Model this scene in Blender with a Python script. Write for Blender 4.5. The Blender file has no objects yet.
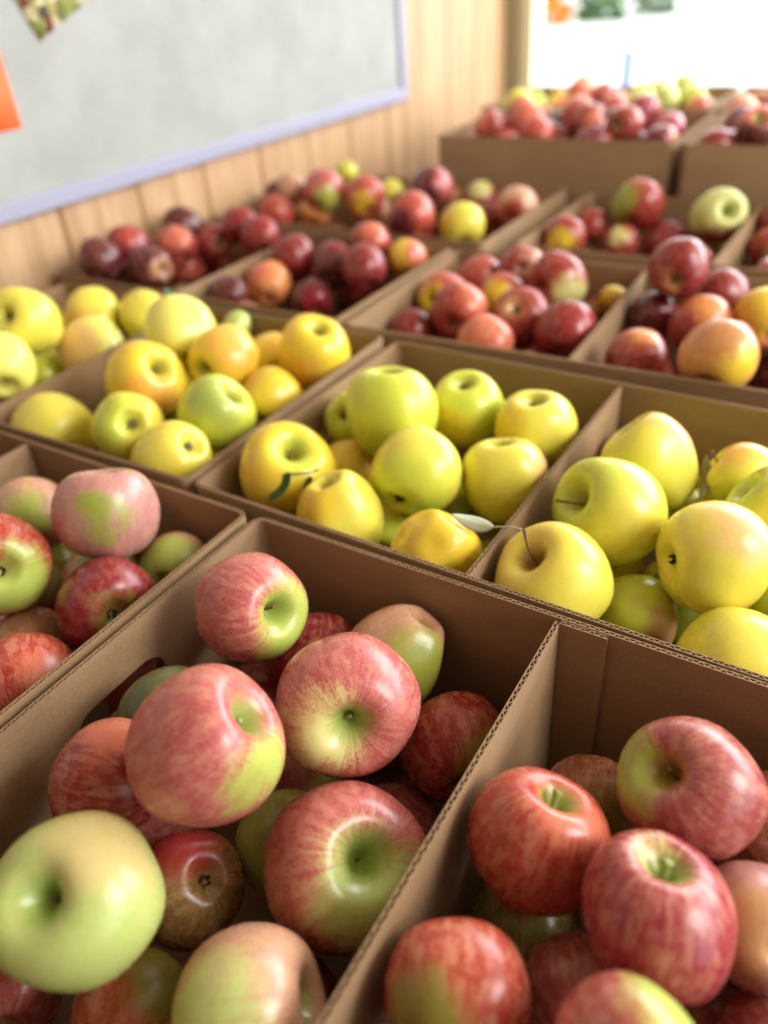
import bpy, bmesh, math, random
from mathutils import Vector, Matrix, Quaternion
from math import sin, cos, pi, radians, sqrt, atan2

# ------------------------------------------------------------------ scene
scene = bpy.context.scene
COL = scene.collection
S = 0.34                      # one grid unit of the carton layout, in metres
TABLE = 0.72                  # table top height
DEPTH = 0.155                 # inner depth of an open carton
RIM = TABLE + DEPTH + 0.003   # carton rim height
RISE = 0.0765                 # riser under the tall back cartons
random.seed(11)

def srgb(r, g, b):
    def f(c):
        c /= 255.0
        return c / 12.92 if c <= 0.04045 else ((c + 0.055) / 1.055) ** 2.4
    return (f(r), f(g), f(b), 1.0)

# ------------------------------------------------------------------ object helpers
def link(name, me, mat=None, parent=None):
    o = bpy.data.objects.new(name, me)
    COL.objects.link(o)
    if mat is not None and me is not None and not me.materials:
        me.materials.append(mat)
    if parent is not None:
        o.parent = parent
    return o

def tag(o, label=None, cat=None, group=None, kind=None):
    if label: o['label'] = label
    if cat: o['category'] = cat
    if group: o['group'] = group
    if kind: o['kind'] = kind
    return o

def mesh_from(name, verts, faces, smooth=False):
    me = bpy.data.meshes.new(name)
    me.from_pydata(verts, [], faces)
    me.update()
    if smooth:
        me.polygons.foreach_set('use_smooth', [True] * len(me.polygons))
    return me

def box_into(V, F, x0, y0, z0, x1, y1, z1):
    b = len(V)
    V += [(x0,y0,z0),(x1,y0,z0),(x1,y1,z0),(x0,y1,z0),(x0,y0,z1),(x1,y0,z1),(x1,y1,z1),(x0,y1,z1)]
    F += [(b,b+3,b+2,b+1),(b+4,b+5,b+6,b+7),(b,b+1,b+5,b+4),(b+1,b+2,b+6,b+5),(b+2,b+3,b+7,b+6),(b+3,b,b+4,b+7)]

def box_obj(name, dims, mat, parent=None, bevel=0.0):
    V, F = [], []
    box_into(V, F, *dims)
    o = link(name, mesh_from(name, V, F), mat, parent)
    if bevel:
        m = o.modifiers.new('bevel', 'BEVEL'); m.width = bevel; m.segments = 2
    return o

# ------------------------------------------------------------------ materials
class NT:
    def __init__(self, name):
        self.m = bpy.data.materials.new(name)
        self.m.use_nodes = True
        self.t = self.m.node_tree
        self.b = self.t.nodes['Principled BSDF']
    def n(self, typ, **kw):
        nd = self.t.nodes.new(typ)
        for k, v in kw.items():
            setattr(nd, k, v)
        return nd
    def l(self, a, b):
        self.t.links.new(a, b)
    def math(self, op, a, b=None, c=None, clamp=False):
        nd = self.n('ShaderNodeMath', operation=op, use_clamp=clamp)
        for i, v in enumerate((a, b, c)):
            if v is None: continue
            if isinstance(v, (int, float)): nd.inputs[i].default_value = v
            else: self.l(v, nd.inputs[i])
        return nd.outputs[0]
    def vmath(self, op, a, b=None):
        nd = self.n('ShaderNodeVectorMath', operation=op)
        for i, v in enumerate((a, b)):
            if v is None: continue
            if isinstance(v, tuple): nd.inputs[i].default_value = v
            else: self.l(v, nd.inputs[i])
        return nd
    def mix(self, fac, a, b):
        nd = self.n('ShaderNodeMix', data_type='RGBA')
        for i, v in ((0, fac), (6, a), (7, b)):
            if isinstance(v, (int, float, tuple)): nd.inputs[i].default_value = v
            else: self.l(v, nd.inputs[i])
        return nd.outputs[2]
    def noise(self, vec, scale, detail=2.0, rough=0.5, dist=0.0):
        nd = self.n('ShaderNodeTexNoise')
        nd.inputs['Scale'].default_value = scale
        nd.inputs['Detail'].default_value = detail
        nd.inputs['Roughness'].default_value = rough
        nd.inputs['Distortion'].default_value = dist
        if vec is not None: self.l(vec, nd.inputs['Vector'])
        return nd.outputs['Fac']
    def ramp(self, v, lo, hi, smooth=True):
        nd = self.n('ShaderNodeMapRange', interpolation_type='SMOOTHSTEP' if smooth else 'LINEAR')
        if isinstance(v, (int, float)): nd.inputs[0].default_value = v
        else: self.l(v, nd.inputs[0])
        for i, x in ((1, lo), (2, hi)):
            if isinstance(x, (int, float)): nd.inputs[i].default_value = x
            else: self.l(x, nd.inputs[i])
        return nd.outputs[0]
    def bump(self, h, strength, dist):
        nd = self.n('ShaderNodeBump')
        nd.inputs['Strength'].default_value = strength
        nd.inputs['Distance'].default_value = dist
        self.l(h, nd.inputs['Height'])
        self.l(nd.outputs[0], self.b.inputs['Normal'])
    def set(self, **kw):
        for k, v in kw.items():
            self.b.inputs[k].default_value = v
        return self

def plain(name, col, rough=0.6, metal=0.0, var=0.0, scale=20.0):
    t = NT(name)
    t.set(Roughness=rough, Metallic=metal)
    if var:
        co = t.n('ShaderNodeTexCoord').outputs['Object']
        f = t.noise(co, scale, 3)
        c2 = tuple(c * (1 - var) for c in col[:3]) + (1,)
        t.l(t.mix(f, col, c2), t.b.inputs['Base Color'])
    else:
        t.set(**{'Base Color': col})
    return t.m

def apple_skin_material():
    """One skin: every apple carries its own colours, patch direction and streakiness."""
    t = NT('apple_skin')
    def at(nm):
        return t.n('ShaderNodeAttribute', attribute_type='OBJECT', attribute_name=nm)
    main, patch, hol = at('skin_colour').outputs['Color'], at('patch_colour').outputs['Color'], at('hollow_colour').outputs['Color']
    psoft = at('patch_softness').outputs['Fac']
    pdir = at('patch_direction').outputs['Vector']
    pcos, streak, seed, dots = at('patch_cosine').outputs['Fac'], at('streakiness').outputs['Fac'], at('skin_seed').outputs['Fac'], at('dotting').outputs['Fac']
    co = t.n('ShaderNodeTexCoord').outputs['Object']
    sd = t.n('ShaderNodeCombineXYZ'); t.l(seed, sd.inputs[0]); t.l(seed, sd.inputs[2])
    off = t.vmath('ADD', co, sd.outputs[0]).outputs[0]
    nrm = t.vmath('NORMALIZE', co).outputs[0]
    dot = t.vmath('DOT_PRODUCT', nrm, pdir).outputs['Value']
    # meridian streaks: noise that depends on azimuth, hardly on height
    sep = t.n('ShaderNodeSeparateXYZ'); t.l(co, sep.inputs[0])
    rho = t.math('SQRT', t.math('ADD', t.math('MULTIPLY', sep.outputs[0], sep.outputs[0]), t.math('MULTIPLY', sep.outputs[1], sep.outputs[1])))
    rs = t.math('MAXIMUM', rho, 0.02)
    az = t.n('ShaderNodeCombineXYZ')
    t.l(t.math('ADD', t.math('DIVIDE', sep.outputs[0], rs), seed), az.inputs[0])
    t.l(t.math('DIVIDE', sep.outputs[1], rs), az.inputs[1])
    t.l(t.math('MULTIPLY', sep.outputs[2], 0.22), az.inputs[2])
    st = t.noise(az.outputs[0], 8.5, 6, 0.78, 0.5)
    big = t.noise(off, 1.6, 2, 0.5)
    mid = t.noise(off, 5.0, 3, 0.6)
    fine = t.noise(off, 26.0, 3, 0.65)
    field = t.math('ADD', dot, t.math('MULTIPLY', t.math('SUBTRACT', big, 0.5), 0.55))
    field = t.math('ADD', field, t.math('MULTIPLY', t.math('SUBTRACT', st, 0.5), t.math('MULTIPLY', streak, 0.75)))
    field = t.math('ADD', field, t.math('MULTIPLY', t.math('SUBTRACT', fine, 0.5), 0.34))
    fac = t.ramp(field, t.math('SUBTRACT', pcos, psoft), t.math('ADD', pcos, t.math('MULTIPLY', psoft, 0.75)))
    # streaks and mottling of the ground colour through the blush
    smask = t.ramp(t.math('ADD', t.math('MULTIPLY', st, 0.6), t.math('MULTIPLY', mid, 0.4)), 0.45, 0.60)
    thin = t.mix(0.5, main, srgb(222, 168, 132))
    c = t.mix(t.math('MULTIPLY', smask, streak), main, thin)
    dk = t.ramp(t.math('ADD', t.math('MULTIPLY', st, 0.45), t.math('MULTIPLY', fine, 0.55)), 0.53, 0.40)
    deep = t.mix(1.0, c, c)
    hs = t.n('ShaderNodeHueSaturation'); hs.inputs['Saturation'].default_value = 1.15; hs.inputs['Value'].default_value = 0.60
    t.l(c, hs.inputs['Color'])
    c = t.mix(t.math('MULTIPLY', dk, t.math('MULTIPLY', streak, 0.9)), c, hs.outputs[0])
    c = t.mix(fac, c, patch)
    # lenticels
    vo = t.n('ShaderNodeTexVoronoi'); vo.inputs['Scale'].default_value = 9.0; t.l(off, vo.inputs['Vector'])
    dm = t.math('MULTIPLY', t.ramp(vo.outputs['Distance'], 0.105, 0.05), dots)
    dotcol = t.mix(0.6, c, srgb(196, 160, 96))
    c = t.mix(dm, c, dotcol)
    # hollow tint around the stem, a little round the blossom end
    top = t.ramp(sep.outputs[2], 0.0, 0.3)
    near = t.ramp(t.math('ADD', rho, t.math('MULTIPLY', t.math('SUBTRACT', st, 0.5), 0.28)), 0.40, 0.14)
    c = t.mix(t.math('MULTIPLY', t.math('MULTIPLY', top, near), 0.85), c, hol)
    bot = t.ramp(sep.outputs[2], -0.2, -0.5)
    near2 = t.ramp(rho, 0.24, 0.08)
    c = t.mix(t.math('MULTIPLY', t.math('MULTIPLY', bot, near2), 0.6), c, srgb(128, 112, 52))
    t.l(c, t.b.inputs['Base Color'])
    r = t.math('ADD', t.math('MULTIPLY', mid, 0.10), 0.225)
    t.l(r, t.b.inputs['Roughness'])
    t.set(**{'Specular IOR Level': 0.5})
    t.bump(t.math('ADD', mid, t.math('MULTIPLY', fine, 0.25)), 0.035, 0.02)
    return t.m

def cardboard_material(name, col, dark):
    t = NT(name)
    co = t.n('ShaderNodeTexCoord').outputs['Object']
    mp = t.n('ShaderNodeMapping'); mp.inputs['Scale'].default_value = (1, 1, 3.5); t.l(co, mp.inputs[0])
    f1 = t.noise(mp.outputs[0], 9, 3, 0.6)
    f2 = t.noise(co, 420, 2, 0.6)
    f = t.math('ADD', t.math('MULTIPLY', f1, 0.55), t.math('MULTIPLY', f2, 0.45))
    t.l(t.mix(t.ramp(f, 0.32, 0.68), col, dark), t.b.inputs['Base Color'])
    t.set(Roughness=0.72, **{'Specular IOR Level': 0.35})
    t.bump(f2, 0.12, 0.0006)
    return t.m

def wood_wall_material():
    t = NT('pine_boards')
    co = t.n('ShaderNodeTexCoord').outputs['Object']
    sep = t.n('ShaderNodeSeparateXYZ'); t.l(co, sep.inputs[0])
    pitch = 0.475 * S
    y = t.math('DIVIDE', t.math('SUBTRACT', sep.outputs[1], 3.22 * S), pitch)
    ident = t.math('FLOOR', y)
    wn = t.n('ShaderNodeTexWhiteNoise', noise_dimensions='1D'); t.l(ident, wn.inputs['W'])
    mp = t.n('ShaderNodeCombineXYZ')
    t.l(t.math('MULTIPLY', sep.outputs[1], 9.0), mp.inputs[0])
    t.l(t.math('MULTIPLY', sep.outputs[2], 0.7), mp.inputs[1])
    t.l(t.math('MULTIPLY', wn.outputs['Value'], 17.0), mp.inputs[2])
    g = t.noise(mp.outputs[0], 3.2, 5, 0.6, 0.8)
    a, b = srgb(203, 167, 126), srgb(176, 136, 96)
    c = t.mix(t.ramp(g, 0.35, 0.7), a, b)
    c = t.mix(t.math('MULTIPLY', wn.outputs['Value'], 0.5), c, srgb(192, 153, 112))
    t.l(c, t.b.inputs['Base Color'])
    t.set(Roughness=0.5)
    t.bump(g, 0.15, 0.002)
    return t.m

def board_fabric_material():
    t = NT('pin_board_fabric')
    co = t.n('ShaderNodeTexCoord').outputs['Object']
    f1 = t.noise(co, 9, 4, 0.65)
    f2 = t.noise(co, 160, 3, 0.7)
    f = t.math('ADD', t.math('MULTIPLY', f1, 0.6), t.math('MULTIPLY', f2, 0.4))
    t.l(t.mix(t.ramp(f, 0.36, 0.64), srgb(171, 172, 168), srgb(157, 158, 153)), t.b.inputs['Base Color'])
    t.set(Roughness=0.9, **{'Specular IOR Level': 0.2})
    t.bump(f2, 0.3, 0.001)
    return t.m

def photo_print_material():
    t = NT('printed_photo')
    co = t.n('ShaderNodeTexCoord').outputs['Object']
    v = t.n('ShaderNodeTexVoronoi'); v.inputs['Scale'].default_value = 75; t.l(co, v.inputs['Vector'])
    sp = t.n('ShaderNodeSeparateColor'); t.l(v.outputs['Color'], sp.inputs[0])
    cr = t.n('ShaderNodeValToRGB')
    cr.color_ramp.interpolation = 'CONSTANT'
    els = cr.color_ramp.elements
    els[0].position = 0; els[0].color = srgb(158, 160, 92)
    els[1].position = 0.3; els[1].color = srgb(214, 200, 160)
    for p, c in ((0.5, (120, 128, 70)), (0.68, (176, 160, 96)), (0.82, (126, 56, 54)), (0.9, (78, 82, 70))):
        e = els.new(p); e.color = srgb(*c)
    t.l(sp.outputs[0], cr.inputs[0])
    t.l(cr.outputs[0], t.b.inputs['Base Color'])
    t.set(Roughness=0.4)
    return t.m

def leaf_clump_material(name, a, b):
    t = NT(name)
    co = t.n('ShaderNodeTexCoord').outputs['Object']
    t.l(t.mix(t.ramp(t.noise(co, 6, 2), 0.4, 0.6), a, b), t.b.inputs['Base Color'])
    t.set(Roughness=0.6)
    return t.m

M_SKIN = apple_skin_material()
M_CARD = cardboard_material('brown_cardboard', srgb(164, 134, 99), srgb(146, 116, 84))
M_FLUTE = cardboard_material('cut_cardboard_edge', srgb(204, 178, 152), srgb(186, 157, 128))
M_WALL = wood_wall_material()
M_BOARD = board_fabric_material()
M_PHOTO = photo_print_material()
M_ALU = plain('lilac_aluminium', srgb(158, 158, 178), 0.4, 0.0)
M_ORANGE = plain('orange_paper', srgb(255, 112, 58), 0.6)
M_STEM = plain('brown_stem', srgb(138, 106, 66), 0.7, var=0.4, scale=9)
M_STEMG = plain('green_stem', srgb(150, 158, 84), 0.6, var=0.3, scale=9)
M_CALYX = plain('dry_sepals', srgb(58, 48, 30), 0.8, var=0.3)
M_LEAF = plain('green_leaf', srgb(62, 92, 44), 0.5, var=0.3, scale=60)
M_LEAFDRY = plain('dried_leaf', srgb(206, 210, 178), 0.6, var=0.25, scale=70)
M_LEAFBROWN = plain('brown_leaf', srgb(140, 128, 92), 0.7, var=0.3, scale=70)
M_TABLE = plain('table_planks', srgb(150, 118, 82), 0.6, var=0.3, scale=8)
M_FLOOR = plain('concrete_floor', srgb(120, 116, 108), 0.8, var=0.2, scale=3)
M_REAR = plain('dark_boards', srgb(92, 72, 52), 0.7, var=0.2, scale=4)
M_CEIL = plain('ceiling_boards', srgb(190, 176, 152), 0.7, var=0.1, scale=3)
M_POST = plain('grey_green_post', srgb(158, 152, 118), 0.6, var=0.1, scale=10)
M_CASING = plain('cream_casing', srgb(238, 228, 196), 0.5)
M_GROUND = plain('bleached_gravel', srgb(226, 224, 218), 0.9, var=0.08, scale=6)
M_BOLLARD = plain('pale_blue_paint', srgb(118, 138, 188), 0.5)
M_BUSH = leaf_clump_material('bush_leaves', srgb(104, 142, 84), srgb(54, 84, 56))
M_BLOOM = leaf_clump_material('orange_leaves', srgb(236, 164, 66), srgb(196, 110, 36))

# ------------------------------------------------------------------ apples
PAL = {
 'amber': srgb(238,176,80),
 'plum': srgb(124,40,66),
 'magenta': srgb(168,58,84),
 'olivebrown': srgb(136,106,54),
 'pink': srgb(192,102,98),
 'rosy': srgb(186,92,88),
 'rosydark': srgb(170,86,84),
 'dustypink': srgb(196,138,130),
 'red': srgb(156,50,48),
 'crimson': srgb(136,32,42),
 'crimsonpink': srgb(160,56,66),
 'maroon': srgb(86,20,32),
 'redorange': srgb(182,74,60),
 'orangered': srgb(184,88,54),
 'salmon': srgb(214,118,90),
 'salmonred': srgb(194,80,70),
 'orange': srgb(226,146,84),
 'orangetan': srgb(208,144,92),
 'peach': srgb(228,184,116),
 'tan': srgb(196,146,100),
 'tanpink': srgb(208,158,128),
 'olivered': srgb(138,78,52),
 'olive': srgb(134,128,52),
 'olivelime': srgb(150,158,62),
 'lime': srgb(176,190,88),
 'ylime': srgb(206,216,74),
 'yellow': srgb(234,222,86),
 'pyellow': srgb(240,234,116),
 'gold': srgb(238,206,60),
 'gold2': srgb(238,216,86),
 'darkolive': srgb(84,92,44),
 'tanpale': srgb(206,186,122),
 'pale': srgb(214,208,132),
 'palelime': srgb(200,208,120),
 'palegreen': srgb(182,196,112),
 'hollowgreen': srgb(142,166,74),
 'russetgreen': srgb(176,174,66),
 'russet': srgb(150,114,50),
}
PROFILES = {   # (radius, height) from the stem pit to the blossom pit
 'round': [(0,.40),(.05,.415),(.10,.48),(.175,.60),(.28,.715),(.43,.79),(.61,.76),(.79,.615),(.93,.37),(1,.04),(.965,-.28),(.85,-.55),(.675,-.75),(.49,-.845),(.34,-.855),(.24,-.80),(.13,-.73),(.05,-.70),(0,-.70)],
 'flat':  [(0,.36),(.06,.37),(.12,.45),(.20,.58),(.32,.69),(.47,.75),(.66,.71),(.85,.55),(.97,.28),(1,.0),(.96,-.28),(.86,-.50),(.69,-.66),(.52,-.735),(.38,-.74),(.26,-.68),(.15,-.60),(.06,-.57),(0,-.57)],
 'tall':  [(0,.52),(.05,.535),(.095,.60),(.16,.715),(.26,.825),(.41,.885),(.60,.84),(.79,.68),(.93,.42),(1,.08),(.965,-.26),(.86,-.56),(.71,-.79),(.54,-.92),(.39,-.95),(.27,-.89),(.15,-.80),(.06,-.77),(0,-.77)],
 'cone':  [(0,.55),(.05,.56),(.10,.63),(.18,.76),(.29,.87),(.45,.93),(.64,.88),(.84,.69),(.97,.38),(1,.05),(.93,-.28),(.80,-.58),(.65,-.83),(.50,-.98),(.37,-1.02),(.26,-.97),(.15,-.88),(.06,-.85),(0,-.85)],
}
def catmull(P, n):
    out = []
    m = len(P) - 1
    for i in range(n + 1):
        t = i / n * m
        k = min(int(t), m - 1); u = t - k
        p0, p1, p2, p3 = P[max(k-1, 0)], P[k], P[k+1], P[min(k+2, m)]
        out.append(tuple(0.5 * ((2*p1[j]) + (-p0[j]+p2[j])*u + (2*p0[j]-5*p1[j]+4*p2[j]-p3[j])*u*u + (-p0[j]+3*p1[j]-3*p2[j]+p3[j])*u**3) for j in (0, 1)))
    return out

def apple_mesh(kind, seed, nu=56, nv=44):
    rnd = random.Random(seed)
    base = 'tall' if kind == 'knob' else kind
    prof = catmull(PROFILES[base], nv)
    lob = {'round': .022, 'flat': .02, 'tall': .028, 'cone': .05, 'knob': .05}[kind]
    ph = [rnd.uniform(0, 2*pi) for _ in range(6)]
    a2, a3 = rnd.uniform(.01, .035), rnd.uniform(.004, .018)
    lean, leandir = rnd.uniform(.03, .12), rnd.uniform(0, 2*pi)
    shx, shy = rnd.uniform(-.05, .05), rnd.uniform(-.05, .05)
    dents = []
    if kind == 'knob':
        for q in range(5):
            th, z = rnd.uniform(0, 2*pi), rnd.uniform(-.2, .7)
            r = sqrt(1 - min(z*z, .95))
            dents.append((Vector((cos(th)*r, sin(th)*r, z)), rnd.uniform(.3, .5), rnd.uniform(.05, .12)))
    V, F = [], []
    for i, (r, z) in enumerate(prof):
        r = max(r, 0.0)
        if i in (0, nv):
            V.append((shx*z*.3, shy*z*.3, z)); continue
        for j in range(nu):
            th = 2*pi*j/nu
            wl = max(0.0, min(1.0, (-z + .45)))          # lobes grow toward the blossom end
            k = 1 + lob*wl*cos(5*th+ph[0]) + .35*lob*(z > 0)*cos(5*th+ph[0]) + a2*cos(2*th+ph[1]) + a3*cos(3*th+ph[2])
            zz = z * (1 + lean*cos(th-leandir)*min(1.0, r*1.3)) + .012*cos(4*th+ph[3])*r
            x, y = r*k*cos(th) + shx*z, r*k*sin(th) + shy*z
            v = Vector((x, y, zz))
            for d, w, dep in dents:
                s = (v.normalized() - d).length / w
                if s < 1: v *= 1 - dep*(1 - s*s)**2
            V.append(tuple(v))
    idx = lambda i, j: 1 + (i-1)*nu + (j % nu)
    for j in range(nu):
        F.append((0, idx(1, j), idx(1, j+1)))
        F.append((len(V)-1, idx(nv-1, j+1), idx(nv-1, j)))
    for i in range(1, nv-1):
        for j in range(nu):
            F.append((idx(i, j), idx(i+1, j), idx(i+1, j+1), idx(i, j+1)))
    # even out to a mean radius of 1
    mr = 0.995*sum(Vector(v).length for v in V[nu*10:-nu*8]) / len(V[nu*10:-nu*8])
    V = [(x/mr, y/mr, z/mr) for x, y, z in V]
    me = mesh_from('apple_skin', V, F, True)
    me.materials.append(M_SKIN)
    return me, prof[0][1]/mr, prof[-1][1]/mr

def tube(P, radii, seg=8):
    V, F = [], []
    for i, p in enumerate(P):
        p = Vector(p)
        d = (Vector(P[min(i+1, len(P)-1)]) - Vector(P[max(i-1, 0)])).normalized()
        a = d.orthogonal().normalized(); b = d.cross(a)
        for j in range(seg):
            th = 2*pi*j/seg
            V.append(tuple(p + radii[i]*(cos(th)*a + sin(th)*b)))
    for i in range(len(P)-1):
        for j in range(seg):
            F.append((i*seg+j, i*seg+(j+1) % seg, (i+1)*seg+(j+1) % seg, (i+1)*seg+j))
    F.append(tuple(range(seg))[::-1])
    F.append(tuple((len(P)-1)*seg + j for j in range(seg)))
    return V, F

MESHES, STEMS = {}, {}
def apple_variant(kind, k):
    if (kind, k) not in MESHES:
        MESHES[(kind, k)] = apple_mesh(kind, hash_seed(kind, k))
    return MESHES[(kind, k)]
def hash_seed(kind, k):
    return {'round': 100, 'flat': 200, 'tall': 300, 'cone': 400, 'knob': 500}[kind] + k * 7

def stem_mesh(z0, length, bend, thick=0.038):
    key = (round(z0, 2), length, bend, thick)
    if key not in STEMS:
        n = 7
        P = [(bend*(i/n)**2*length, 0.1*bend*sin(i/n*3), z0 - .03 + length*(i/n)) for i in range(n+1)]
        R = [thick*(1.0 - .35*(i/n) + (.55*max(0, i/n-.8)/.2 if length > .2 else 0)) for i in range(n+1)]
        V, F = tube(P, R)
        STEMS[key] = mesh_from('stem', V, F, True)
    return STEMS[key]

def calyx_mesh(z1):
    key = ('c', round(z1, 2))
    if key not in STEMS:
        V, F = [], []
        for k in range(5):
            th = 2*pi*k/5
            for s, (r, w, z) in enumerate(((.02, .035, .0), (.075, .045, -.035), (.10, .03, -.10), (.075, .008, -.16))):
                c, sn = cos(th), sin(th)
                V += [(r*c - w*sn, r*sn + w*c, z1 + .012 + z), (r*c + w*sn, r*sn - w*c, z1 + .012 + z)]
                if s:
                    b = len(V) - 4
                    F.append((b, b+1, b+3, b+2))
        b = len(V)
        for j in range(10):
            V.append((.07*cos(2*pi*j/10), .07*sin(2*pi*j/10), z1 + .006))
        F.append(tuple(range(b, b+10)))
        STEMS[key] = mesh_from('calyx', V, F)
    return STEMS[key]

def build_apple(rec):
    (x, y, z, R, kind, var, ax, spin, main, patch, pdir, pdeg, streak, dots, hollow, stemspec, calyx, label, group) = rec
    me, ztop, zbot = apple_variant(kind, var)
    o = link('apple', me)
    o.location = (x, y, RIM + z)
    q = Vector((0, 0, 1)).rotation_difference(Vector(ax).normalized()) @ Quaternion((0, 0, 1), spin)
    o.rotation_mode = 'QUATERNION'; o.rotation_quaternion = q
    o.scale = (R, R, R)
    o['skin_colour'] = list(PAL[main]); o['patch_colour'] = list(PAL[patch]); o['hollow_colour'] = list(PAL[hollow])
    o['patch_direction'] = list(q.inverted() @ Vector(pdir).normalized())
    o['patch_cosine'] = float(cos(radians(pdeg))) if pdeg else 1.6
    o['patch_softness'] = .06 + .22 * min(1.0, pdeg / 48.0)
    o['streakiness'] = float(streak); o['dotting'] = float(dots)
    o['skin_seed'] = random.uniform(0, 40)
    tag(o, label, 'apple', group)
    if stemspec:
        length, bend, thick, green = stemspec
        link('stem', stem_mesh(ztop, length, bend, thick), M_STEMG if green else M_STEM, o)
    if calyx:
        link('calyx', calyx_mesh(zbot), M_CALYX, o)
    return o

def leaf_blade(a, b, side, width, curl):
    """A leaf blade from stalk end a to tip b; side = across direction."""
    a, b = Vector(a), Vector(b)
    d = b - a
    s = Vector(side).normalized()
    up = d.cross(s).normalized()
    V, F = [], []
    n, m = 12, 6
    for i in range(n+1):
        t = i/n
        w = width * (sin(pi*min(1, t**.8)) ** .8 if 0 < t < 1 else 0.02)
        c = a + d*t + up*(curl*sin(pi*t)*d.length)
        for j in range(m+1):
            u = (j/m - .5)*2
            V.append(tuple(c + s*(u*w/2) + up*(abs(u)*w*.18 + .02*w*sin(9*t+u))))
    for i in range(n):
        for j in range(m):
            k = i*(m+1)+j
            F.append((k, k+1, k+m+2, k+m+1))
    return mesh_from('leaf', V, F, True)

def world_part(name, me, mat, parent, thick=0.0):
    """A part modelled in room coordinates, hung under its thing."""
    bpy.context.view_layer.update()
    o = link(name, me, mat)
    o.parent = parent
    o.matrix_parent_inverse = parent.matrix_world.inverted()
    if thick:
        m = o.modifiers.new('thickness', 'SOLIDIFY'); m.thickness = thick; m.offset = 0
    return o

# ------------------------------------------------------------------ corrugated cartons
T = 0.0036   # board thickness
def path_wall(P, z0, z1, hole=None):
    """Corrugated board along the plan polyline P [(x, y, nx, ny, s)]: two liners and the fluted medium between them."""
    V, F = [], []
    def strip(offs, cut):
        for i in range(len(P)-1):
            (xa, ya, na, ma, sa), (xb, yb, nb, mb, sb) = P[i], P[i+1]
            oa, ob = offs(sa), offs(sb)
            A, B = (xa+na*oa, ya+ma*oa), (xb+nb*ob, yb+mb*ob)
            spans = [((z0, z1), (z0, z1))]
            if cut and hole:
                c, w, zc, h = hole
                def gap(s):
                    u = abs(s-c)
                    if u >= w/2: return None
                    e = w/2 - h/2
                    return h/2 if u <= e else sqrt(max(0, (h/2)**2 - (u-e)**2))
                ga, gb = gap(sa), gap(sb)
                if ga is not None or gb is not None:
                    ga, gb = ga or 0, gb or 0
                    spans = [((z0, zc-ga), (z0, zc-gb)), ((zc+ga, z1), (zc+gb, z1))]
            for (a0, a1), (b0, b1) in spans:
                k = len(V)
                V.extend([(A[0], A[1], a0), (B[0], B[1], b0), (B[0], B[1], b1), (A[0], A[1], a1)])
                F.append((k, k+1, k+2, k+3))
    strip(lambda s: T/2 - .0004, True)
    strip(lambda s: -T/2 + .0004, True)
    strip(lambda s: (T/2-.0008)*sin(2*pi*s/.0062), True)
    me = mesh_from('panel', V, F)
    bm = bmesh.new(); bm.from_mesh(me); bmesh.ops.remove_doubles(bm, verts=bm.verts, dist=1e-6); bm.to_mesh(me); bm.free()
    return me

def sample(points, step):
    """points: dense list of plan points with outward normals -> add arc length, resample."""
    out, s = [], 0.0
    for i, p in enumerate(points):
        if i:
            q = points[i-1]
            L = sqrt((p[0]-q[0])**2 + (p[1]-q[1])**2)
            n = max(1, int(L/step))
            for k in range(1, n+1):
                t = k/n
                out.append((q[0]+(p[0]-q[0])*t, q[1]+(p[1]-q[1])*t, q[2]+(p[2]-q[2])*t, q[3]+(p[3]-q[3])*t, s+L*t))
            s += L
        else:
            out.append((p[0], p[1], p[2], p[3], 0.0))
    return out

def carton(rect, zb, depth, label, group='open cardboard cartons of apples', rot=0.0, divider=None, flap=False):
    x0, y0, x1, y1 = [v*S for v in rect]
    cx, cy = (x0+x1)/2, (y0+y1)/2
    hx, hy = (x1-x0)/2 - T/2, (y1-y0)/2 - T/2
    root = link('cardboard_carton', None)
    root.location = (cx, cy, zb); root.rotation_euler = (0, 0, radians(rot))
    tag(root, label, 'carton', group)
    r, st = 0.008, 0.00078
    z0, z1 = 0.0035, depth + 0.003
    def board(name, pts, top, hole=None):
        o = link(name, path_wall(sample(pts, st), z0, top, hole), M_CARD, root)
        m = o.modifiers.new('board', 'SOLIDIFY'); m.thickness = .0006; m.offset = 0
        return o
    def arc(ax, ay, t0):
        return [(ax + r*cos(t0+k*pi/8), ay + r*sin(t0+k*pi/8), cos(t0+k*pi/8), sin(t0+k*pi/8)) for k in range(5)]
    for sgn in (1, -1):
        # end panels with the hand hole
        pts = [(sgn*hx, -sgn*(hy-r), sgn, 0), (sgn*hx, sgn*(hy-r), sgn, 0)]
        L = 2*(hy-r)
        board('end_panel', pts, z1, (L/2 + sgn*.012, .078, z1-.052, .034))
    # long side panels carry the folded round corners
    board('side_panel', arc(hx-r, hy-r, 0) + arc(-hx+r, hy-r, pi/2), z1)
    board('side_panel', arc(-hx+r, -hy+r, pi) + arc(hx-r, -hy+r, 3*pi/2), z1)
    if divider is not None:
        dx = divider*S - cx
        board('divider', [(dx, -hy + T*.9, 1, 0), (dx, hy - T*.9, 1, 0)], z1 - .0012)
        if flap:
            board('glue_flap', [(dx + T*.55, hy - T*1.02, 0, 1), (dx + T*.55 + .030, hy - T*1.02, 0, 1)], z1 - .0006)
    box_obj('bottom_panel', (-hx, -hy, 0, hx, hy, .0034), M_CARD, root)
    return root

# ------------------------------------------------------------------ the room
WX = -3.17*S          # face of the board wall
BY = 7.17*S           # face of the back wall
def structure(o):
    o['kind'] = 'structure'; return o

structure(box_obj('floor', (WX-.1, -1.2, -.1, 3.2, BY+.12, 0), M_FLOOR))
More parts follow.
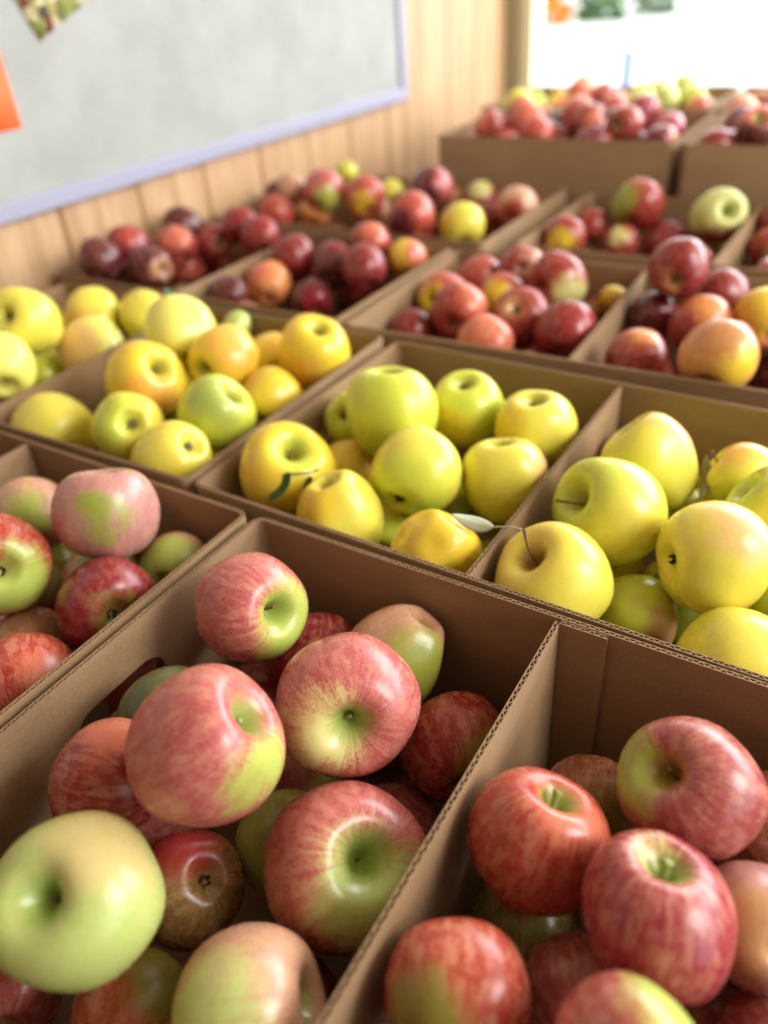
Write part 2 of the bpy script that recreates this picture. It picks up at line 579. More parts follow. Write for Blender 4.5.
# board wall: vertical pine boards with V grooves, one mesh
V, F = [], []
pitch = .475*S
k0 = int((-1.2 - 3.22*S)/pitch) - 1
y = 3.22*S + k0*pitch
prof = []
while y < BY + .1:
    prof += [(WX-.007, y), (WX, y+.005), (WX, y+pitch-.005)]
    y += pitch
prof.append((WX-.007, y))
for (px, py) in prof: V += [(px, py, 0), (px, py, 2.5), (WX-.06, py, 0), (WX-.06, py, 2.5)]
for i in range(len(prof)-1):
    a, b = 4*i, 4*i+4
    F += [(a, b, b+1, a+1), (a+2, a+3, b+3, b+2), (a+1, b+1, b+3, a+3), (a, a+2, b+2, b)]
n = 4*(len(prof)-1)
F += [(0, 1, 3, 2), (n, n+2, n+3, n+1)]
structure(link('wall_left', mesh_from('wall_left', V, F), M_WALL))
# back wall: corner post, cream casing, low wall under the wide opening, lintel above it
structure(box_obj('wall_back', (WX+.2, BY, 0, 3.2, BY+.1, .86), M_WALL))
structure(box_obj('trim_1', (WX-.06, BY-.01, 0, WX+.046, BY+.09, 2.5), M_POST))
structure(box_obj('trim_2', (WX+.046, BY, 0, WX+.2, BY+.09, .87), M_POST))
structure(box_obj('window_1', (WX+.046, BY+.005, .87, WX+.08, BY+.095, 2.25), M_CASING, bevel=.004))
structure(box_obj('trim_3', (WX+.046, BY, 2.25, 3.2, BY+.1, 2.5), M_WALL))
structure(box_obj('wall_rear', (WX-.06, -1.26, 0, 3.2, -1.2, 2.5), M_REAR))
structure(box_obj('ceiling', (WX-.06, -1.26, 2.5, 3.2, BY+.1, 2.56), M_CEIL))

# outside
structure(box_obj('ground', (-30, BY+.13, -.14, 30, 60, -.02), M_GROUND))
def bush(name, x, y, w, h, mat, label, n, seed):
    rnd = random.Random(seed)
    V, F = [], []
    for k in range(n):
        th, ph = rnd.uniform(0, 2*pi), rnd.uniform(-.3, 1.3)
        r = rnd.uniform(.55, 1.0)
        c = Vector((w*r*cos(th)*cos(ph), w*.6*r*sin(th)*cos(ph), h*(.02 + .98*r*max(0, sin(ph)))))
        a = Vector((rnd.gauss(0, 1), rnd.gauss(0, 1), rnd.gauss(0, 1))).normalized()
        b = a.orthogonal().normalized()
        s = rnd.uniform(.10, .20)
        i = len(V)
        V += [tuple(c-a*s), tuple(c+b*s*.5+a.cross(b)*s*.15), tuple(c+a*s), tuple(c-b*s*.5)]
        F.append((i, i+1, i+2, i+3))
    root = link(name, None); root.location = (x, y, -.02)
    tag(root, label, 'shrub')
    link('foliage', mesh_from('foliage', V, F), mat, root)
    VV, FF = [], []
    for k in range(5):
        th = 2*pi*k/5
        v, f = tube([(0.03*cos(th), .03*sin(th), 0), (.15*w*cos(th), .1*w*sin(th), h*.3), (.5*w*cos(th), .3*w*sin(th), h*.7)], [.02, .015, .008], 6)
        b = len(VV); VV += v; FF += [tuple(i+b for i in q) for q in f]
    link('branches', mesh_from('branches', VV, FF), M_STEM, root)
for args in ((-8.0, 20.0, .75, 1.6, M_BLOOM, 'orange leaved bush far outside, seen past the window post', 420, 5),
             (-6.75, 20.6, .6, 1.9, M_BUSH, 'deep green leaved bush far outside beside the orange one', 380, 6),
             (-5.9, 22.0, .6, 1.3, M_BUSH, 'green bush far outside, the one standing furthest from the window post', 160, 8)):
    bush('bush', *args)
pole = link('bollard', None); pole.location = (-2.36, 8.1, -.02)
tag(pole, 'short pale blue bollard standing on the bright gravel outside', 'bollard')
V, F = tube([(0, 0, 0), (0, 0, .25), (0, 0, .50), (0, 0, .52)], [.055, .055, .055, .04], 14)
link('shaft', mesh_from('shaft', V, F, False), M_BOLLARD, pole)
V, F = tube([(0, 0, 0), (0, 0, .02)], [.07, .07], 14)
link('foot_plate', mesh_from('foot_plate', V, F, False), M_BOLLARD, pole)

# ------------------------------------------------------------------ tables
tb = link('display_table', None); tb.location = (-.3, 1.0, 0)
tag(tb, 'long wooden table carrying all the apple cartons', 'table')
box_obj('table_top', (-.765, -1.02, TABLE-.035, .62, 1.27, TABLE), M_TABLE, tb, .003)
for lx, ly in ((-.70, -.95), (.52, -.95), (-.70, 1.17), (.52, 1.17)):
    box_obj('leg', (lx, ly, 0, lx+.07, ly+.07, TABLE-.035), M_TABLE, tb, .003)
rs = link('wooden_riser', None); rs.location = (-.35, 1.77, TABLE)
tag(rs, 'low wooden riser lifting the tall back cartons', 'riser')
box_obj('riser_top', (-.46, -.34, RISE-.018, .50, .34, RISE), M_TABLE, rs)
for lx in (-.45, .48):
    box_obj('riser_foot', (lx, -.33, 0, lx+.016, .33, RISE-.018), M_TABLE, rs)

# ------------------------------------------------------------------ pin board with papers
pb = link('pin_board', None); pb.location = (WX, 0, 0)
tag(pb, 'large pale grey fabric pin board with a lilac metal frame on the board wall', 'board')
zb, zt, ya, yb = RIM + (1-.745)*S, RIM + (1-.745)*S + .95, -.75, 5.345*S
box_obj('board_panel', (.0, ya+.01, zb+.01, .012, yb-.01, zt-.01), M_BOARD, pb)
fw = .026
box_obj('frame_rail', (0, ya, zb, .02, yb, zb+fw), M_ALU, pb, .003)
box_obj('frame_rail', (0, ya, zt-fw, .02, yb, zt), M_ALU, pb, .003)
box_obj('frame_rail', (0, yb-fw, zb+fw, .02, yb, zt-fw), M_ALU, pb, .003)
box_obj('frame_rail', (0, ya, zb+fw, .02, ya+fw, zt-fw), M_ALU, pb, .003)
def paper(name, c, a, w, h, mat, label, cat):
    """A sheet pinned on the board: lower corner c = (y, z), turned by a degrees."""
    V, F = [], []
    ca, sa = cos(radians(a)), sin(radians(a))
    n = 6
    for i in range(n+1):
        for j in range(n+1):
            u, v = w*i/n, h*j/n
            V.append((.0005 + .002*sin(pi*i/n)*sin(pi*j/n), u*ca - v*sa, u*sa + v*ca))
    for i in range(n):
        for j in range(n):
            k = i*(n+1)+j
            F.append((k, k+1, k+n+2, k+n+1))
    o = link(name, mesh_from(name, V, F, True), mat)
    o.location = (WX+.0125, c[0], c[1])
    m = o.modifiers.new('thickness', 'SOLIDIFY'); m.thickness = .0004
    tag(o, label, cat)
paper('printed_photo', (2.389*S, RIM + (1-.13)*S), 23, .2, .28, M_PHOTO, 'tilted print with green and dark red blotches pinned on the grey board', 'picture')
paper('orange_paper', (2.185*S - .2159, RIM + (1-.417)*S), 0, .2159, .2794, M_ORANGE, 'plain bright orange sheet pinned low on the grey board', 'paper')

# ------------------------------------------------------------------ cartons
CARTONS = [
 ((-2.660,0.020,-1.078,1.034),TABLE,'divided carton of mixed apples with its rim close beside the front carton',0.0,-1.88,False),
 ((-1.054,0.020,0.420,1.034),TABLE,'front divided carton of big pink and green apples with hand hole',0.0,-0.322,True),
 ((-2.950,1.055,-1.325,2.050),TABLE,'divided carton of yellow and orange blushed apples closest to the board wall',1.0,-2.183,False),
 ((-1.285,1.050,0.240,2.020),TABLE,'middle divided carton of yellow apples with a rounded near corner',-1.2,-0.521,False),
 ((-3.120,2.110,-1.575,3.030),TABLE,'divided carton of maroon apples touching the board wall, one bright orange apple inside',0.0,-2.385,False),
 ((-1.535,2.105,0.090,3.020),TABLE,'divided carton of red apples with one apple balanced over its divider',1.2,-0.715,False),
 ((-3.080,3.120,-1.475,4.190),TABLE,'undivided wide carton of mixed apples with one large yellow green apple',0.0,None,False),
 ((-1.330,3.140,0.300,4.100),TABLE,'divided carton holding the pale green apple with red underside',-1.0,-0.505,False),
 ((-2.290,4.230,-0.965,5.200),TABLE+RISE,'tall raised carton of red apples with a shaded blank front, near the wall',0,None,False),
 ((-0.915,4.200,0.380,5.170),TABLE+RISE,'tall raised carton of red apples cut by the photo edge',0,None,False),
 ((-2.500,5.240,-1.030,6.200),TABLE+RISE,'rearmost carton of yellow and orange apples beside the window post',0,None,False),
 ((-0.980,5.210,0.320,6.170),TABLE+RISE,'rearmost carton at the photo edge against the bright opening',0,None,False),
]
for rect, zb_, lab, rot, div, flap in CARTONS:
    carton(rect, zb_, DEPTH, lab, rot=rot, divider=div, flap=flap)

# ------------------------------------------------------------------ every apple: x, y, height against the rim, radius, shape, variant,
# stem axis, spin, skin, patch, patch direction, patch half-angle, streaks, dots, hollow, stem (length, bend, thickness, green), calyx, label, group
APPLES = [
 (-0.2987,0.2703,-0.0060,0.0372,'round',0,(0.936,-0.082,0.341),2.44,'pink','lime',(0.999,0.008,0.042),40,0.75,0.30,'hollowgreen',(0.26, 0.25, 0.036, 0),0,'pink apple with a lime green stem hollow below the back corner of its carton','apples in the front carton'),
 (-0.2232,0.1540,0.0267,0.0387,'round',1,(0.631,0.469,0.618),2.69,'pink','lime',(0.996,-0.039,0.078),24,0.75,0.30,'hollowgreen',(0.22, 0.1, 0.05, 1),0,'large rosy apple turned sideways with a deep green hollow beside the long tan cardboard wall','apples in the front carton'),
 (-0.2006,0.2389,-0.0178,0.0415,'round',0,(0.589,-0.659,0.468),2.11,'pink','pale',(0.228,-0.901,0.368),29,0.75,0.30,'hollowgreen',(0.16, 0.1, 0.05, 1),0,'pink apple with a pale yellow splash around its central stem hollow','apples in the front carton'),
 (-0.1599,0.1704,-0.0569,0.0440,'round',0,(0.535,-0.093,0.840),2.22,'pink','palegreen',(0.734,-0.335,0.592),38,0.75,0.30,'hollowgreen',(0.1, 0.1, 0.03, 0),0,'largest pink and pale green apple with a wide green hollow against the cardboard divider','apples in the front carton'),
 (-0.2388,0.0714,-0.0023,0.0373,'round',1,(0.094,-0.487,0.868),2.05,'palegreen','tanpale',(0.296,0.471,0.831),36,0.30,0.30,'hollowgreen',(0.12, 0.1, 0.04, 0),0,'big pale green apple with a faint tan blush and small round hollow','apples in the front carton'),
 (-0.2858,0.1291,-0.0130,0.0305,'round',0,(-0.950,-0.304,0.071),2.46,'red','salmon',(0.102,0.361,0.927),25,0.75,0.30,'hollowgreen',None,0,'plain red apple wedged between the tan cardboard wall and the pale green apple','apples in the front carton'),
 (-0.2431,0.1241,-0.0816,0.0313,'round',2,(-0.666,-0.117,-0.737),3.25,'olivebrown','red',(-0.292,0.334,0.896),46,0.75,0.30,'hollowgreen',(0.26, 0.25, 0.036, 0),1,'olive and red apple with a dark dried blossom end beside the pale green apple','apples in the front carton'),
 (-0.2211,0.1821,-0.1019,0.0306,'round',2,(-0.676,0.736,0.038),6.01,'lime','olive',(0.439,-0.217,0.872),35,0.75,0.30,'hollowgreen',None,0,'yellow green apple mostly hidden behind the largest pink and green apple','apples in the front carton'),
 (-0.1521,0.0824,-0.0393,0.0356,'round',4,(0.776,0.609,0.164),2.58,'tanpink','palegreen',(-0.133,-0.421,0.897),34,0.75,0.30,'hollowgreen',(0.26, 0.25, 0.036, 0),0,'dusty pink and greenish apple cut off by the bottom edge of the photo, shaded hollow','apples in the front carton'),
 (-0.2247,0.0619,-0.0901,0.0303,'round',0,(-0.300,0.843,-0.446),1.97,'orangered','olive',(0.333,0.746,0.576),40,0.75,0.30,'hollowgreen',None,0,'orange red apple under the pale green apple at the bottom edge of the photo','apples in the front carton'),
 (-0.3126,0.0393,-0.1224,0.0269,'round',2,(-0.754,0.593,-0.282),2.96,'rosy','red',(-0.253,-0.228,0.940),35,0.75,0.30,'hollowgreen',None,0,'dusky red apple peeking out below the pale green apple in the bottom corner','apples in the front carton'),
 (-0.1511,0.2824,-0.0775,0.0350,'round',1,(-0.656,0.755,0.025),5.85,'red','olive',(0.908,-0.344,0.240),40,0.75,0.30,'hollowgreen',None,0,'dark red apple in the shadow of the cardboard divider, far side of the front carton','apples in the front carton'),
 (-0.2109,0.3106,-0.0481,0.0350,'cone',3,(-0.387,-0.606,-0.695),1.30,'tanpink','olivelime',(0.766,-0.506,0.396),46,0.75,0.30,'hollowgreen',(0.26, 0.25, 0.036, 0),0,'lumpy green apple with a rusty orange shoulder near the dark back cardboard wall','apples in the front carton'),
 (-0.2799,0.3028,-0.0728,0.0323,'round',3,(-0.405,0.844,0.351),4.54,'crimson','red',(-0.493,-0.858,0.142),35,0.75,0.30,'hollowgreen',None,0,'deep crimson apple half hidden behind the pink apple with pale yellow splash','apples in the front carton'),
 (-0.3010,0.1863,-0.0303,0.0308,'round',4,(-0.511,0.857,0.066),2.69,'darkolive','darkolive',(0.000,0.000,1.000),0,0.15,0.30,'hollowgreen',None,0,'small dark green apple showing beside the hand hole of the tan cardboard wall','apples in the front carton'),
 (-0.3213,0.2256,-0.0766,0.0316,'round',3,(-0.680,0.697,-0.229),5.34,'crimson','red',(0.169,0.969,-0.179),35,0.75,0.30,'hollowgreen',None,0,'dark red apple, just a sliver showing above the large sideways rosy apple','apples in the front carton'),
 (-0.0692,0.2193,-0.0275,0.0349,'round',3,(0.205,0.369,0.906),2.38,'redorange','salmon',(0.470,0.117,0.875),30,0.75,0.30,'hollowgreen',(0.42, 0.2, 0.06, 1),0,'streaky orange red apple with a short green stem stub by the divider','apples in the near corner carton'),
 (-0.0095,0.2728,-0.0121,0.0343,'round',1,(-0.458,-0.438,0.774),1.75,'rosydark','olivelime',(-0.883,-0.384,0.271),30,0.75,0.30,'russet',(0.26, 0.25, 0.036, 0),0,'dusty red apple with an olive green flank and brown hollow near the cardboard back wall','apples in the near corner carton'),
 (-0.0061,0.1962,-0.0049,0.0327,'round',2,(-0.069,0.384,0.921),2.20,'crimsonpink','pale',(-0.154,0.336,0.929),18,0.75,0.30,'hollowgreen',(0.42, 0.1, 0.085, 1),0,'crimson apple with a thick green stem stub in a shallow hollow, glossy highlights','apples in the near corner carton'),
 (-0.0723,0.1330,-0.0257,0.0306,'round',2,(-0.461,0.887,-0.023),1.23,'redorange','olive',(-0.052,-0.808,0.587),32,0.90,0.30,'hollowgreen',None,0,'red apple with an olive yellow lower side resting against the divider, bottom edge of photo','apples in the near corner carton'),
 (-0.0703,0.2084,-0.1019,0.0299,'round',1,(-0.374,0.927,-0.020),4.72,'olive','lime',(-0.406,0.319,-0.856),35,0.75,0.30,'hollowgreen',None,0,'olive green apple in shadow below the streaky orange red apple','apples in the near corner carton'),
 (-0.0585,0.2806,-0.0714,0.0284,'round',4,(-0.133,0.956,-0.261),3.92,'olivered','olive',(0.677,-0.649,0.348),45,0.75,0.30,'hollowgreen',None,0,'brownish red apple in the dark carton corner behind the streaky orange red apple','apples in the near corner carton'),
 (0.0350,0.2328,-0.0375,0.0274,'round',2,(-0.372,0.625,-0.687),3.81,'dustypink','tan',(-0.287,-0.644,0.709),40,0.75,0.30,'hollowgreen',(0.26, 0.25, 0.036, 0),1,'tan pink apple behind the crimson stubby-stemmed apple at the photo edge','apples in the near corner carton'),
 (0.0349,0.2982,-0.0579,0.0314,'round',4,(-0.378,0.909,-0.178),0.34,'olivered','olive',(0.788,-0.590,0.176),35,0.75,0.30,'hollowgreen',None,0,'shaded brown apple at the photo edge behind the dusty red apple','apples in the near corner carton'),
 (-0.0011,0.1342,-0.0005,0.0275,'round',0,(-0.546,0.581,-0.604),0.80,'rosy','lime',(0.477,0.600,0.643),42,0.75,0.30,'hollowgreen',None,0,'pink apple with a yellow green side below the crimson apple, bottom edge of photo','apples in the near corner carton'),
 (0.0569,0.2026,-0.0792,0.0262,'round',1,(-0.564,0.481,-0.671),6.06,'rosy','tanpink',(0.535,0.808,0.248),35,0.75,0.30,'hollowgreen',None,0,'pale pink apple in the bottom corner of the photo','apples in the near corner carton'),
 (-0.0271,0.1773,-0.0673,0.0287,'round',4,(-0.539,0.822,-0.184),4.27,'rosydark','red',(0.656,-0.699,-0.285),35,0.75,0.30,'hollowgreen',None,0,'dark dusky red apple in the gap below the crimson apple','apples in the near corner carton'),
 (0.0290,0.2128,-0.1237,0.0277,'round',3,(-0.240,0.898,-0.368),1.24,'rosydark','tanpink',(-0.819,-0.002,0.574),35,0.75,0.30,'hollowgreen',None,0,'small pink patch of an apple between two pink apples at the bottom edge','apples in the near corner carton'),
 (-0.4645,0.2939,0.0087,0.0389,'round',3,(-0.113,0.351,0.929),3.37,'dustypink','olivelime',(0.697,-0.578,0.424),19,0.75,0.30,'hollowgreen',(0.26, 0.25, 0.036, 0),1,'flattened dusty pink apple with a lime patch, topmost in the carton of mixed apples','apples in the carton beside the front one'),
 (-0.5784,0.2945,-0.0325,0.0328,'round',3,(-0.748,0.589,0.306),3.31,'tanpink','lime',(0.626,-0.529,0.573),34,0.75,0.30,'hollowgreen',None,0,'pinkish apple with a lime patch beside the flattened dusty pink apple','apples in the carton beside the front one'),
 (-0.5025,0.2165,-0.0048,0.0372,'round',0,(-0.833,0.382,-0.400),1.29,'redorange','lime',(0.937,-0.344,0.052),42,0.75,0.30,'hollowgreen',(0.26, 0.25, 0.036, 0),1,'red and green apple facing its open blossom end outward at the photo edge','apples in the carton beside the front one'),
 (-0.4219,0.2415,-0.0322,0.0352,'round',3,(-0.820,0.411,-0.398),2.44,'crimson','olive',(0.811,-0.411,0.416),16,0.35,0.30,'hollowgreen',(0.26, 0.25, 0.036, 0),1,'shiny deep red apple with a star shaped blossom end beside the double cardboard rim','apples in the carton beside the front one'),
 (-0.4795,0.2788,-0.0604,0.0307,'round',0,(-0.717,0.681,0.149),2.47,'tanpink','lime',(0.519,0.203,0.830),50,0.75,0.30,'hollowgreen',None,0,'green apple with pink tinge directly behind the shiny deep red apple','apples in the carton beside the front one'),
 (-0.4264,0.3158,-0.0529,0.0301,'round',1,(-0.305,0.937,-0.171),0.59,'tanpink','lime',(0.423,-0.705,0.570),60,0.75,0.30,'hollowgreen',None,0,'pale green apple with a pink tinge tucked in the rounded carton corner','apples in the carton beside the front one'),
 (-0.4251,0.1670,-0.0469,0.0340,'round',3,(-0.728,0.648,0.225),3.54,'salmonred','salmon',(0.779,0.243,0.579),30,0.90,0.30,'hollowgreen',None,0,'orange red streaked apple against the double cardboard rim, below the shiny deep red apple','apples in the carton beside the front one'),
 (-0.4853,0.2054,-0.0691,0.0273,'round',3,(-0.517,0.844,-0.141),4.67,'tan','tanpink',(-0.773,-0.633,0.034),35,0.75,0.30,'hollowgreen',None,0,'tan apple between the orange red streaked apple and the green shadowed one','apples in the carton beside the front one'),
 (-0.5453,0.1968,-0.0851,0.0321,'round',0,(-0.672,0.656,-0.344),1.64,'rosy','tanpink',(0.398,0.081,0.914),35,0.75,0.30,'hollowgreen',None,0,'sliver of a pink apple at the photo edge below the red and green one','apples in the carton beside the front one'),
 (-0.5407,0.2655,-0.0833,0.0279,'round',2,(-0.443,0.860,0.254),2.45,'olive','rosydark',(0.882,-0.454,-0.126),30,0.75,0.30,'hollowgreen',None,0,'dark green apple down in the gap beside the shiny deep red apple','apples in the carton beside the front one'),
 (-0.5878,0.3065,-0.1015,0.0334,'round',0,(-0.909,0.416,0.043),1.06,'olivelime','tanpink',(-0.418,-0.620,0.664),35,0.75,0.30,'hollowgreen',None,0,'small olive apple below the flattened dusty pink apple, in shade','apples in the carton beside the front one'),
 (-0.3424,0.5317,0.0092,0.0427,'tall',1,(-0.147,0.191,0.971),1.24,'ylime','gold',(0.191,0.977,-0.098),35,0.12,0.50,'russetgreen',(0.26, 0.25, 0.036, 0),1,'tall lime yellow apple, topmost in the middle carton of yellow apples','apples in the middle yellow carton'),
 (-0.3906,0.4302,-0.0115,0.0412,'round',1,(0.455,-0.198,0.868),2.30,'gold','ylime',(0.498,-0.189,0.846),28,0.12,0.50,'russetgreen',(0.26, 0.25, 0.036, 0),0,'golden apple with an upright stem hollow in the near carton corner, leafy twig on it','apples in the middle yellow carton'),
 (-0.3180,0.4026,-0.0233,0.0376,'cone',1,(0.230,0.065,-0.971),5.88,'yellow','gold',(-0.266,-0.767,0.584),40,0.12,0.50,'russetgreen',None,0,'broad shouldered yellow apple against the front rim of the middle yellow carton','apples in the middle yellow carton'),
 (-0.2827,0.4727,-0.0084,0.0387,'round',3,(0.089,0.917,0.390),0.79,'yellow','ylime',(0.285,-0.959,0.002),50,0.12,0.50,'russetgreen',(0.26, 0.25, 0.036, 0),1,'round yellow apple with a shaded cleft at its lower side in the middle yellow carton','apples in the middle yellow carton'),
 (-0.2983,0.5988,-0.0128,0.0369,'tall',2,(-0.044,-0.156,0.987),1.84,'ylime','gold',(0.087,-0.954,-0.286),35,0.12,0.50,'russetgreen',(0.26, 0.25, 0.036, 0),0,'small lime yellow apple standing upright beside the dark back wall','apples in the middle yellow carton'),
 (-0.2235,0.5918,-0.0153,0.0383,'tall',1,(-0.064,-0.068,0.996),1.86,'yellow','gold',(-0.667,-0.671,0.325),35,0.12,0.50,'russetgreen',(0.26, 0.25, 0.036, 0),0,'golden yellow apple with a glossy white top in the far corner by the divider','apples in the middle yellow carton'),
 (-0.2211,0.5166,-0.0235,0.0374,'tall',0,(-0.250,0.160,0.955),1.58,'yellow','peach',(0.888,0.400,0.228),32,0.12,0.50,'russetgreen',(0.26, 0.25, 0.036, 0),0,'pale yellow apple with a peach cheek leaning on the cardboard divider','apples in the middle yellow carton'),
 (-0.2269,0.4006,-0.0272,0.0349,'knob',1,(0.442,0.484,0.755),2.93,'gold','yellow',(-0.333,0.851,-0.406),35,0.12,0.50,'russetgreen',(0.26, 0.25, 0.036, 0),0,'knobbly dented yellow apple beside the grey green dried leaf','apples in the middle yellow carton'),
 (-0.4040,0.5523,-0.0232,0.0286,'tall',0,(-0.160,0.813,-0.560),0.40,'ylime','gold',(0.233,0.613,-0.755),35,0.12,0.50,'russetgreen',(0.26, 0.25, 0.036, 0),1,'shaded lime apple squeezed between the topmost lime apple and the cardboard wall','apples in the middle yellow carton'),
 (-0.3791,0.5054,-0.0536,0.0310,'tall',2,(-0.307,0.876,0.372),1.67,'gold','amber',(0.487,0.630,0.605),35,0.12,0.50,'russetgreen',None,0,'small piece of golden apple between the golden and the topmost lime apple','apples in the middle yellow carton'),
 (-0.2759,0.5229,-0.0722,0.0339,'tall',3,(-0.079,0.951,0.299),3.24,'olivelime','ylime',(0.337,-0.233,0.912),35,0.12,0.50,'russetgreen',None,0,'shadowed green apple deep between the round yellow and the peach cheeked apple','apples in the middle yellow carton'),
 (-0.2992,0.4533,-0.0778,0.0314,'tall',0,(-0.163,0.943,-0.289),0.01,'ylime','yellow',(-0.453,0.198,0.869),35,0.12,0.50,'russetgreen',None,0,'sliver of green apple under the broad shouldered yellow apple','apples in the middle yellow carton'),
 (-0.1334,0.4018,-0.0199,0.0396,'round',2,(-0.419,-0.350,0.838),1.56,'gold2','yellow',(0.848,-0.460,0.263),50,0.12,0.90,'russet',(0.8, 0.35, 0.032, 0),0,'speckled golden apple with a long bent stem in a russet hollow, nearest carton corner','apples in the edge yellow carton'),
 (-0.1213,0.4842,-0.0087,0.0414,'round',4,(-0.637,-0.533,0.556),-3.00,'ylime','yellow',(0.705,-0.629,0.327),40,0.12,0.50,'russetgreen',(0.6, 0.5, 0.03, 0),0,'bright lime yellow apple with a thin stem pointing at the cardboard divider','apples in the edge yellow carton'),
 (-0.1132,0.5659,-0.0078,0.0398,'cone',3,(-0.653,0.048,0.755),3.44,'yellow','peach',(0.497,0.287,0.819),35,0.12,0.50,'russetgreen',(0.26, 0.25, 0.036, 0),1,'tall conical yellow apple with a peach top below the back cardboard wall','apples in the edge yellow carton'),
 (-0.0394,0.4606,-0.0069,0.0376,'round',2,(0.776,0.620,-0.120),3.53,'yellow','peach',(0.395,0.057,0.917),40,0.12,0.50,'russetgreen',(0.26, 0.25, 0.036, 0),1,'large round yellow apple with a tiny dark blossom end on its side','apples in the edge yellow carton'),
 (-0.0825,0.4400,-0.0605,0.0308,'tall',3,(-0.521,0.825,0.218),3.86,'ylime','tan',(0.906,-0.383,0.181),32,0.12,0.50,'russetgreen',None,0,'small lime and tan apple low at the front rim between larger yellow apples','apples in the edge yellow carton'),
 (-0.0070,0.3973,-0.0381,0.0374,'tall',1,(-0.186,0.980,-0.074),0.17,'yellow','gold',(0.353,0.923,0.153),35,0.12,0.50,'russetgreen',None,0,'plain yellow apple behind the front rim at the photo edge','apples in the edge yellow carton'),
 (-0.0429,0.5863,-0.0185,0.0315,'tall',3,(-0.838,-0.098,0.536),0.82,'yellow','amber',(-0.266,-0.164,0.950),26,0.12,0.50,'russetgreen',(0.6, 0.3, 0.04, 0),0,'yellow apple with orange top beside a brown stem and dried leaf','apples in the edge yellow carton'),
 (-0.0148,0.5289,-0.0037,0.0338,'round',4,(-0.777,-0.108,0.620),0.95,'ylime','yellow',(0.376,-0.869,0.323),35,0.12,0.50,'palelime',(0.1, 0.1, 0.03, 0),0,'pale lime apple at the photo edge showing a wide open hollow','apples in the edge yellow carton'),
 (-0.0794,0.5852,-0.0704,0.0308,'tall',4,(-0.005,0.948,0.318),0.72,'yellow','gold',(0.519,-0.813,-0.263),35,0.12,0.50,'russetgreen',None,0,'small glimpse of yellow apple behind the large round one','apples in the edge yellow carton'),
 (0.0129,0.4926,-0.0533,0.0304,'tall',2,(-0.221,0.951,0.216),1.01,'ylime','yellow',(-0.362,-0.082,-0.929),35,0.12,0.50,'russetgreen',None,0,'sliver of green apple at the photo edge, below the large round one','apples in the edge yellow carton'),
 (-0.0528,0.4941,-0.0846,0.0327,'tall',0,(-0.574,0.812,-0.105),2.74,'olivelime','olive',(-0.995,0.074,-0.064),35,0.12,0.50,'russetgreen',None,0,'olive apple in deep shadow beside the small lime and tan apple','apples in the edge yellow carton'),
 (-0.6908,0.4085,-0.0332,0.0420,'round',0,(-0.826,0.403,0.395),1.06,'yellow','gold',(-0.985,-0.149,-0.083),35,0.12,0.50,'russetgreen',None,0,'plain round yellow apple in the near corner of its carton, no hollow showing','apples in the far yellow carton'),
 (-0.5834,0.4224,-0.0118,0.0373,'tall',0,(-0.735,0.383,-0.559),3.92,'yellow','ylime',(0.178,-0.698,0.694),40,0.12,0.50,'russetgreen',(0.26, 0.25, 0.036, 0),1,'yellow apple with a dark blossom end facing the camera, near the front rim','apples in the far yellow carton'),
 (-0.6255,0.4911,0.0023,0.0423,'tall',4,(0.786,-0.052,0.616),2.64,'gold','amber',(0.724,-0.687,-0.057),38,0.12,0.50,'russetgreen',(0.26, 0.25, 0.036, 0),0,'orange cheeked golden apple with a small stem, middle of the far yellow carton','apples in the far yellow carton'),
 (-0.5096,0.4047,-0.0179,0.0365,'tall',1,(-0.778,-0.110,-0.618),2.60,'yellow','gold',(0.486,-0.758,-0.436),35,0.12,0.50,'russetgreen',(0.26, 0.25, 0.036, 0),1,'yellow apple cut by the front rim with its blossom end facing sideways','apples in the far yellow carton'),
 (-0.6554,0.5811,0.0194,0.0407,'tall',1,(-0.521,0.628,0.578),2.22,'pyellow','yellow',(0.160,-0.778,-0.607),35,0.12,0.50,'russetgreen',None,0,'pale yellow apple with a dark leaf at its top, highest in its carton','apples in the far yellow carton'),
 (-0.5782,0.5647,0.0032,0.0387,'tall',2,(-0.074,-0.991,0.111),1.69,'gold','amber',(0.696,-0.196,0.691),38,0.12,0.50,'russetgreen',(0.26, 0.25, 0.036, 0),0,'orange blushed yellow apple below the tiny pale green fruit','apples in the far yellow carton'),
 (-0.5172,0.4817,-0.0077,0.0374,'round',1,(0.641,0.278,0.715),2.90,'ylime','lime',(0.489,-0.423,0.763),40,0.12,0.50,'russetgreen',(0.26, 0.25, 0.036, 0),0,'lime green apple with a faint hollow against the diagonal cardboard rim','apples in the far yellow carton'),
 (-0.4995,0.6258,0.0023,0.0401,'tall',4,(0.416,-0.138,0.899),2.38,'gold','amber',(0.269,-0.893,-0.360),30,0.12,0.50,'russetgreen',(0.26, 0.25, 0.036, 0),0,'deep golden apple standing upright in the far corner of its carton','apples in the far yellow carton'),
 (-0.5841,0.6491,-0.0338,0.0340,'tall',3,(-0.645,0.760,-0.082),6.21,'gold','amber',(0.757,0.163,0.632),35,0.12,0.50,'russetgreen',None,0,'small glimpse of golden apple beside the deep golden upright one','apples in the far yellow carton'),
 (-0.5099,0.5552,-0.0259,0.0341,'tall',3,(-0.168,0.921,0.351),5.51,'gold','amber',(-0.712,-0.556,0.430),35,0.12,0.50,'russetgreen',None,0,'little orange yellow apple low against the diagonal rim','apples in the far yellow carton'),
 (-0.6577,0.6749,-0.0078,0.0176,'tall',0,(-0.340,0.878,0.338),3.52,'palegreen','lime',(0.649,0.026,0.760),35,0.12,0.50,'russetgreen',None,0,'tiny pale green fruit at the back wall of the far yellow carton','apples in the far yellow carton'),
